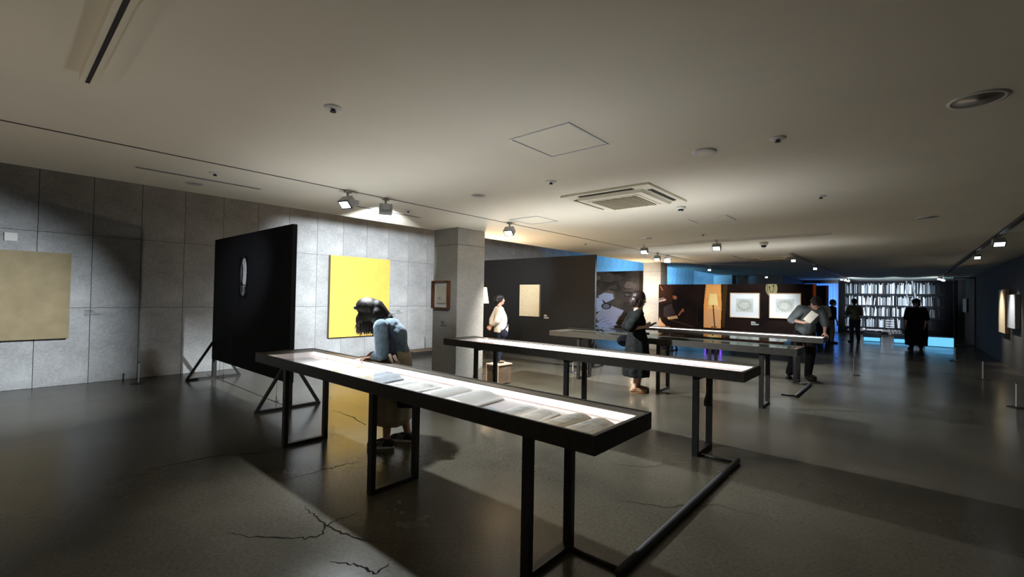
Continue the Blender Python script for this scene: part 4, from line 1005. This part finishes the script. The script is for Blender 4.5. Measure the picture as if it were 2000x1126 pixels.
strands(mb, m4, [V(J['neck'])+V((-.03, -.04, .05)), V(J['neck'])+V((.02, -.04, .05))], .07, (0, -.7, .15), .003, .02, 5, 14); tag(mb.build('hair_strands', 'hair', t), kind='stuff')
MB().ell(hc+V((-.045, .140, .035)), (.018, .018, .020)).build('hair_clip', 'phone', t)
mb = MB(); S_ = [(-.115, .10, 1.262), (-.150, .03, 1.215), (-.190, -.02, 1.10), (-.225, -.055, .98), (-.235, -.085, .86)]
vs = []; fs = []
for p in S_: vs += [V(p)+V((0, -.026, 0)), V(p)+V((0, .026, 0)), V(p)+V((-.008, .026, 0)), V(p)+V((-.008, -.026, 0))]
for i in range(len(S_)-1):
    for j in range(4): a = 4*i+j; b_ = 4*i+(j+1) % 4; fs.append((a, b_, b_+4, a+4))
bag = thing('tote_bag', 'navy tote bag with cream webbing handles on the shoulder of the bending woman', 'bag', loc, rz)
mb.add(vs, fs).build('strap', 'navycloth', bag)
mb = MB(); mb.box(-.225, -.17, -.32, -.10, .42, .72); mb.build('pouch', 'navycloth', bag, bevel=.015)
mb = MB(); mb.bar((-.272, -.03, .94), (-.272, -.10, .76), .008, .024); mb.build('webbing', 'tote', bag)
mb = MB(); mb.bar((-.268, -.07, .93), (-.268, -.155, .76), .008, .030); mb.build('webbing', 'tote', bag)
hw = V(J['wrL'])+V((.01, .10, -.02))
ph = MB().box(-.036, .036, -.075, .075, -.004, .004).build('phone', 'silver', None, bevel=.003); m_ = T(V(loc)) @ Matrix.Rotation(rz, 4, 'Z') @ T(hw+V((0, .035, -.012))) @ Matrix.Rotation(R(-8), 4, 'X') @ Matrix.Rotation(R(80), 4, 'Z')
ph.matrix_basis = m_; tag(ph, 'silver phone held by the bending woman above the table edge', 'phone')

# --- woman in white shirt before the charcoal partition ---
loc, rz = place(978, 9.98, -33)
t = thing('person', 'short-haired woman in white shirt and dark jeans, hands clasped behind her back', 'person', loc, rz)
J = dict(hip=(0, .0, .80), waist=(0, .01, .93), chest=(0, .0, 1.09), neck=(0, -.025, 1.27), head=(0, -.01, 1.425),
    shL=(-.155, -.03, 1.215), elL=(-.235, -.13, .98), wrL=(-.05, -.20, .83), shR=(.155, -.03, 1.215), elR=(.235, -.13, .98), wrR=(.05, -.20, .85),
    hpL=(-.085, 0, .78), knL=(-.085, .03, .44), anL=(-.09, -.02, .085), toeL=(-.2, 1, 0), hpR=(.085, 0, .78), knR=(.085, .0, .44), anR=(.10, -.05, .085), toeR=(.3, 1, 0))
m4 = figure_body(t, J, hands=dict(L=dict(d=(.9, -.1, -.3), n=(0, -1, 0), side=1, curl=.7), R=dict(d=(-.9, -.1, -.3), n=(0, -1, 0), side=-1, curl=.7)), headrot=Matrix.Rotation(R(-18), 4, 'Z'), headsc=.95, voxel=.008)
face_parts(t, m4)
mb = MB(); mb.rings(lathe_path([((0, -.03, 1.27), .06, .055), ((0, -.02, 1.23), .14, .09), ((0, 0, 1.10), .175, .13), ((0, .02, .95), .175, .145), ((0, .02, .80), .185, .155), ((0, .02, .715), .19, .15)], 40, 7, .04))
sleeve(mb, J['shL'], J['elL'], J['wrL'], 1.6, .070, .062, .048); sleeve(mb, J['shR'], J['elR'], J['wrR'], 1.6, .070, .062, .048)
remesh('shirt', mb, .011, 'wshirt', t, 4, noise=.006, nscale=10)
mb = MB(); mb.ell((0, -.0, .80), (.165, .125, .12))
for q in 'LR': mb.cap(J['hp'+q], J['kn'+q], .095, .070); mb.cap(J['kn'+q], V(J['an'+q])+V((0, 0, .05)), .068, .052)
remesh('jeans', mb, .011, 'jeans', t, 3); shoes(t, J, 'tan', 'tan')
mb = MB(); sub = MB(); sub.ell((0, -.03, .045), (.108, .118, .105)); sub.ell((0, -.065, -.02), (.104, .085, .095)); sub.ell((.06, .0, -.005), (.035, .06, .05)); sub.ell((-.06, .0, -.005), (.035, .06, .05)); sub.xf(m4); mb.add(sub.v, sub.f, True); remesh('hair', mb, .01, 'hair', t, 2, noise=.005, nscale=28)
MB().tube([(-.13, -.02, 1.30), (-.05, .09, 1.20), (.06, .15, 1.02), (.17, .12, .85), (.20, .02, .76)], .012, 8).build('strap', 'navycloth', t)
o = MB().ell((.205, .04, .70), (.05, .09, .09)).build('shoulder_bag', 'navycloth', None); o.matrix_basis = T(V(loc)) @ Matrix.Rotation(rz, 4, 'Z'); tag(o, 'small navy shoulder bag at the hip of the white shirted woman', 'bag')

# --- woman in dark dress behind the second table ---
loc, rz = place(1248, 7.31, -49.1)
t = thing('person', 'woman with brown bob in a dark short-sleeved dress holding a phone, seen in profile', 'person', loc, rz)
J = dict(hip=(0, -.02, .85), waist=(0, -.01, .99), chest=(0, -.02, 1.14), neck=(0, -.03, 1.315), head=(0, .015, 1.495),
    shL=(-.155, -.04, 1.26), elL=(-.20, -.15, 1.02), wrL=(-.10, .09, 1.04), shR=(.155, -.04, 1.26), elR=(.20, -.20, 1.03), wrR=(.13, .05, 1.055),
    hpL=(-.085, 0, .82), knL=(-.08, .06, .47), anL=(-.08, .03, .085), toeL=(-.1, 1, 0), hpR=(.085, 0, .82), knR=(.09, -.02, .47), anR=(.09, -.07, .085), toeR=(.15, 1, 0))
m4 = figure_body(t, J, hands=dict(L=dict(d=(.35, .9, .12), n=(.5, -.2, .8), side=-1, curl=.5), R=dict(d=(-.25, .95, .12), n=(-.6, -.1, .7), side=1, curl=.6)), headrot=Matrix.Rotation(R(-14), 4, 'X'), headsc=1.0)
face_parts(t, m4)
mb = MB(); mb.rings(lathe_path([((0, -.03, 1.31), .07, .06), ((0, -.03, 1.27), .15, .095), ((0, -.02, 1.14), .165, .135), ((0, -.02, 1.0), .150, .125), ((0, -.02, .86), .185, .165), ((0, -.02, .60), .21, .20), ((0, -.03, .36), .22, .215), ((0, -.03, .26), .225, .21)], 50, 9, .05))
sleeve(mb, J['shL'], J['elL'], J['wrL'], .85, .080, .095); sleeve(mb, J['shR'], J['elR'], J['wrR'], .85, .080, .095)
remesh('dress', mb, .011, 'ddress', t, 4, noise=.007, nscale=10)
shoes(t, J, 'tan', 'tan')
mb = MB(); sub = MB(); sub.ell((0, -.030, .040), (.100, .114, .100)); sub.ell((0, -.065, -.040), (.108, .092, .110)); sub.ell((.075, -.01, -.06), (.030, .062, .085)); sub.ell((-.075, -.01, -.06), (.030, .062, .085)); sub.xf(m4); mb.add(sub.v, sub.f, True); remesh('hair', mb, .009, 'hair2', t, 3, noise=.006, nscale=26)
o = MB().box(-.040, .040, -.08, .08, -.009, .009).build('phone', 'phone', None, bevel=.004)
o.matrix_basis = T(V(loc)) @ Matrix.Rotation(rz, 4, 'Z') @ T(V((.035, .20, 1.085))) @ Matrix.Rotation(R(30), 4, 'X'); tag(o, 'black phone in the hands of the woman in the dark dress', 'phone')
o = remesh('shoulder_bag', MB().ell((-.25, -.16, .80), (.04, .13, .10)).cap((-.25, -.24, .80), (-.25, -.07, .80), .05, .05), .01, 'bclothes', None); o.matrix_basis = T(V(loc)) @ Matrix.Rotation(rz, 4, 'Z'); tag(o, 'dark handbag hanging at the back of the woman in the dark dress', 'bag')

# --- bending man in grey shirt behind the farthest glowing table ---
loc, rz = place(1570, 8.95, -145)
t = thing('person', 'man in grey tee shirt and black trousers bowing his head over a paper', 'person', loc, rz)
J = dict(hip=(-.03, -.04, .88), waist=(-.04, -.02, 1.02), chest=(-.06, .04, 1.20), neck=(-.09, .12, 1.375), head=(-.12, .20, 1.465),
    shL=(-.26, .08, 1.34), elL=(-.35, .10, 1.08), wrL=(-.26, .24, .91), shR=(.09, .08, 1.36), elR=(.24, .04, 1.14), wrR=(.13, .25, 1.10),
    hpL=(-.12, -.03, .85), knL=(-.11, .05, .48), anL=(-.10, -.02, .085), toeL=(-.35, 1, 0), hpR=(.08, -.03, .85), knR=(.18, .05, .48), anR=(.25, -.01, .085), toeR=(.65, 1, 0))
m4 = figure_body(t, J, hands=dict(L=dict(d=(.1, .7, -.5), n=(0, -.4, -1), side=-1, curl=.3), R=dict(d=(-.9, .35, .1), n=(-.1, -.5, .9), side=1, curl=.6)), headrot=Matrix.Rotation(R(-58), 4, 'X'), headsc=1.02, voxel=.008, bulk=1.12)
face_parts(t, m4)
mb = MB(); mb.cap((-.03, -.02, .94), (-.05, .0, 1.08), .155, .155); mb.ell((-.04, -.01, 1.0), (.185, .15, .13)); mb.ell((-.07, .03, 1.20), (.20, .145, .17)); mb.cap((-.08, .07, 1.30), (-.09, .11, 1.37), .12, .075)
for q in 'LR': mb.cap((-.085, .08, 1.31), J['sh'+q], .095, .085)
sleeve(mb, J['shL'], J['elL'], J['wrL'], 1.25, .088, .078, .06); sleeve(mb, J['shR'], J['elR'], J['wrR'], 1.1, .088, .078, .07)
remesh('tee_shirt', mb, .011, 'tee', t, 4, noise=.007, nscale=9)
mb = MB(); mb.ell((-.03, -.04, .88), (.175, .13, .13))
for q in 'LR': mb.cap(J['hp'+q], J['kn'+q], .105, .085); mb.cap(J['kn'+q], V(J['an'+q])+V((0, 0, .02)), .085, .070)
remesh('trousers', mb, .011, 'trouser', t, 3); shoes(t, J, 'phone', 'dark')
mb = MB(); sub = MB(); sub.ell((0, -.030, .045), (.090, .102, .088)); sub.ell((0, -.07, -.01), (.080, .055, .06)); sub.ell((0, .055, .085), (.062, .045, .026)); sub.xf(m4); mb.add(sub.v, sub.f, True); remesh('hair', mb, .009, 'hair', t, 3, noise=.006, nscale=24)
MB().tube([(.24+.035*math.cos(a), -.02+.035*math.sin(a)+.10, 1.10) for a in [2*PI*k/14 for k in range(15)]], .006, 6).build('wristband', 'sole', t)
o = MB().box(-.085, .085, -.002, .002, -.11, .11).build('leaflet', 'paper2', None)
o.matrix_basis = T(V(loc)) @ Matrix.Rotation(rz, 4, 'Z') @ T(V((.06, .37, 1.215))) @ Matrix.Rotation(R(-22), 4, 'X') @ Matrix.Rotation(R(-32), 4, 'Y'); tag(o, 'cream leaflet held by the man in the grey tee shirt', 'paper')

# --- far visitors ---
def visitor(px, depth, facing, label, top, bottom, hairm='hair', bulk=1.0, height=1.66, bow=0, skirt=False, tops=1.3, wide=1.0, arms='down', hairbig=1.0):
    loc, rz = place(px, depth, facing); t = thing('person', label, 'person', loc, rz); k = height/1.66
    hy = .05+.3*math.sin(R(bow))
    J = dict(hip=(0, 0, .86*k), waist=(0, .01+.02*bow/10, 1.0*k), chest=(0, .02+.04*bow/10, 1.17*k), neck=(0, .02+.09*bow/10, (1.36-.02*bow/10)*k), head=(0, .05+.13*bow/10, (1.53-.035*bow/10)*k),
        hpL=(-.09, 0, .83*k), knL=(-.10, .02, .46*k), anL=(-.11, -.02, .085), toeL=(-.25, 1, 0), hpR=(.09, 0, .83*k), knR=(.10, .03, .46*k), anR=(.12, .0, .085), toeR=(.25, 1, 0))
    sy = .02+.07*bow/10
    for s, g in (('L', -1), ('R', 1)):
        J['sh'+s] = (g*.165*wide, sy, 1.30*k)
        if arms == 'fold': J['el'+s] = (g*.23*wide, sy+.05, 1.05*k); J['wr'+s] = (g*.02, sy+.20, 1.08*k)
        else: J['el'+s] = (g*.23*wide, sy-.02, 1.04*k); J['wr'+s] = (g*.22*wide, sy+.08, .82*k)
    m4 = figure_body(t, J, hands=dict(L=dict(d=(.8, .3, 0) if arms == 'fold' else (0, .2, -1), n=(0, -1, 0) if arms == 'fold' else (1, 0, 0), side=-1), R=dict(d=(-.8, .3, 0) if arms == 'fold' else (0, .2, -1), n=(0, -1, 0) if arms == 'fold' else (-1, 0, 0), side=1)), headrot=Matrix.Rotation(R(-bow*1.5), 4, 'X'), voxel=.010, bulk=bulk)
    face_parts(t, m4)
    b = bulk; hip, ch, nk = V(J['hip']), V(J['chest']), V(J['neck'])
    mb = MB(); mb.ell(hip+V((0, 0, .03)), (.17*b*wide, .13*b, .12)); mb.cap(hip+V((0, 0, .05)), ch, .135*b, .14*b); mb.ell(ch, (.18*b*wide, .13*b, .17)); mb.cap(ch, nk, .12, .07)
    for s in 'LR': mb.cap(ch.lerp(nk, .6), J['sh'+s], .085, .080*b); sleeve(mb, J['sh'+s], J['el'+s], J['wr'+s], tops, .080*b, .068*b, .05)
    if skirt: mb.rings(lathe_path([((0, 0, 1.0), .15*b*wide, .12*b), ((0, 0, .8), .21*b*wide, .17*b), ((0, 0, .45), .22*b*wide, .18*b), ((0, 0, .14), .21*b*wide, .18*b)], 40, 7, .05))
    remesh('top', mb, .014, top, t, 3, noise=.006, nscale=9)
    mb = MB(); mb.ell(hip, (.165*b, .12*b, .12))
    for s in 'LR': mb.cap(J['hp'+s], J['kn'+s], .10*b, .078*b); mb.cap(J['kn'+s], V(J['an'+s])+V((0, 0, .03)), .075*b, .060*b)
    remesh('trousers', mb, .014, bottom, t, 3); shoes(t, J, 'shoe', 'dark')
    mb = MB(); sub = MB(); g = hairbig; sub.ell((0, -.030, .042), (.092*g, .104*g, .092*g)); sub.ell((0, -.07, -.02-.06*(g-1)), (.085*g, .065*g, .08*g)); sub.xf(m4); mb.add(sub.v, sub.f, True); remesh('hair', mb, .011, hairm, t, 3, noise=.006, nscale=24)
    return t
visitor(1607, 16.2, 20, 'stooping visitor in a white shirt behind the bending man', 'wshirt', 'trouser', bow=14, bulk=1.1, height=1.66)
visitor(1622, 16.6, -60, 'dark haired visitor in black beside the blue curtain', 'bclothes', 'tan', bow=4, height=1.62)
visitor(1670, 17.2, 25, 'man in olive shirt and blue jeans facing the bookshelf print', 'olive', 'jeansb', bow=3, height=1.68, arms='fold')
visitor(1790, 14.9, 165, 'broad woman in loose black clothes before the bookshelf print', 'bclothes', 'bclothes', bulk=1.2, wide=1.12, height=1.66, skirt=True, hairbig=1.3)
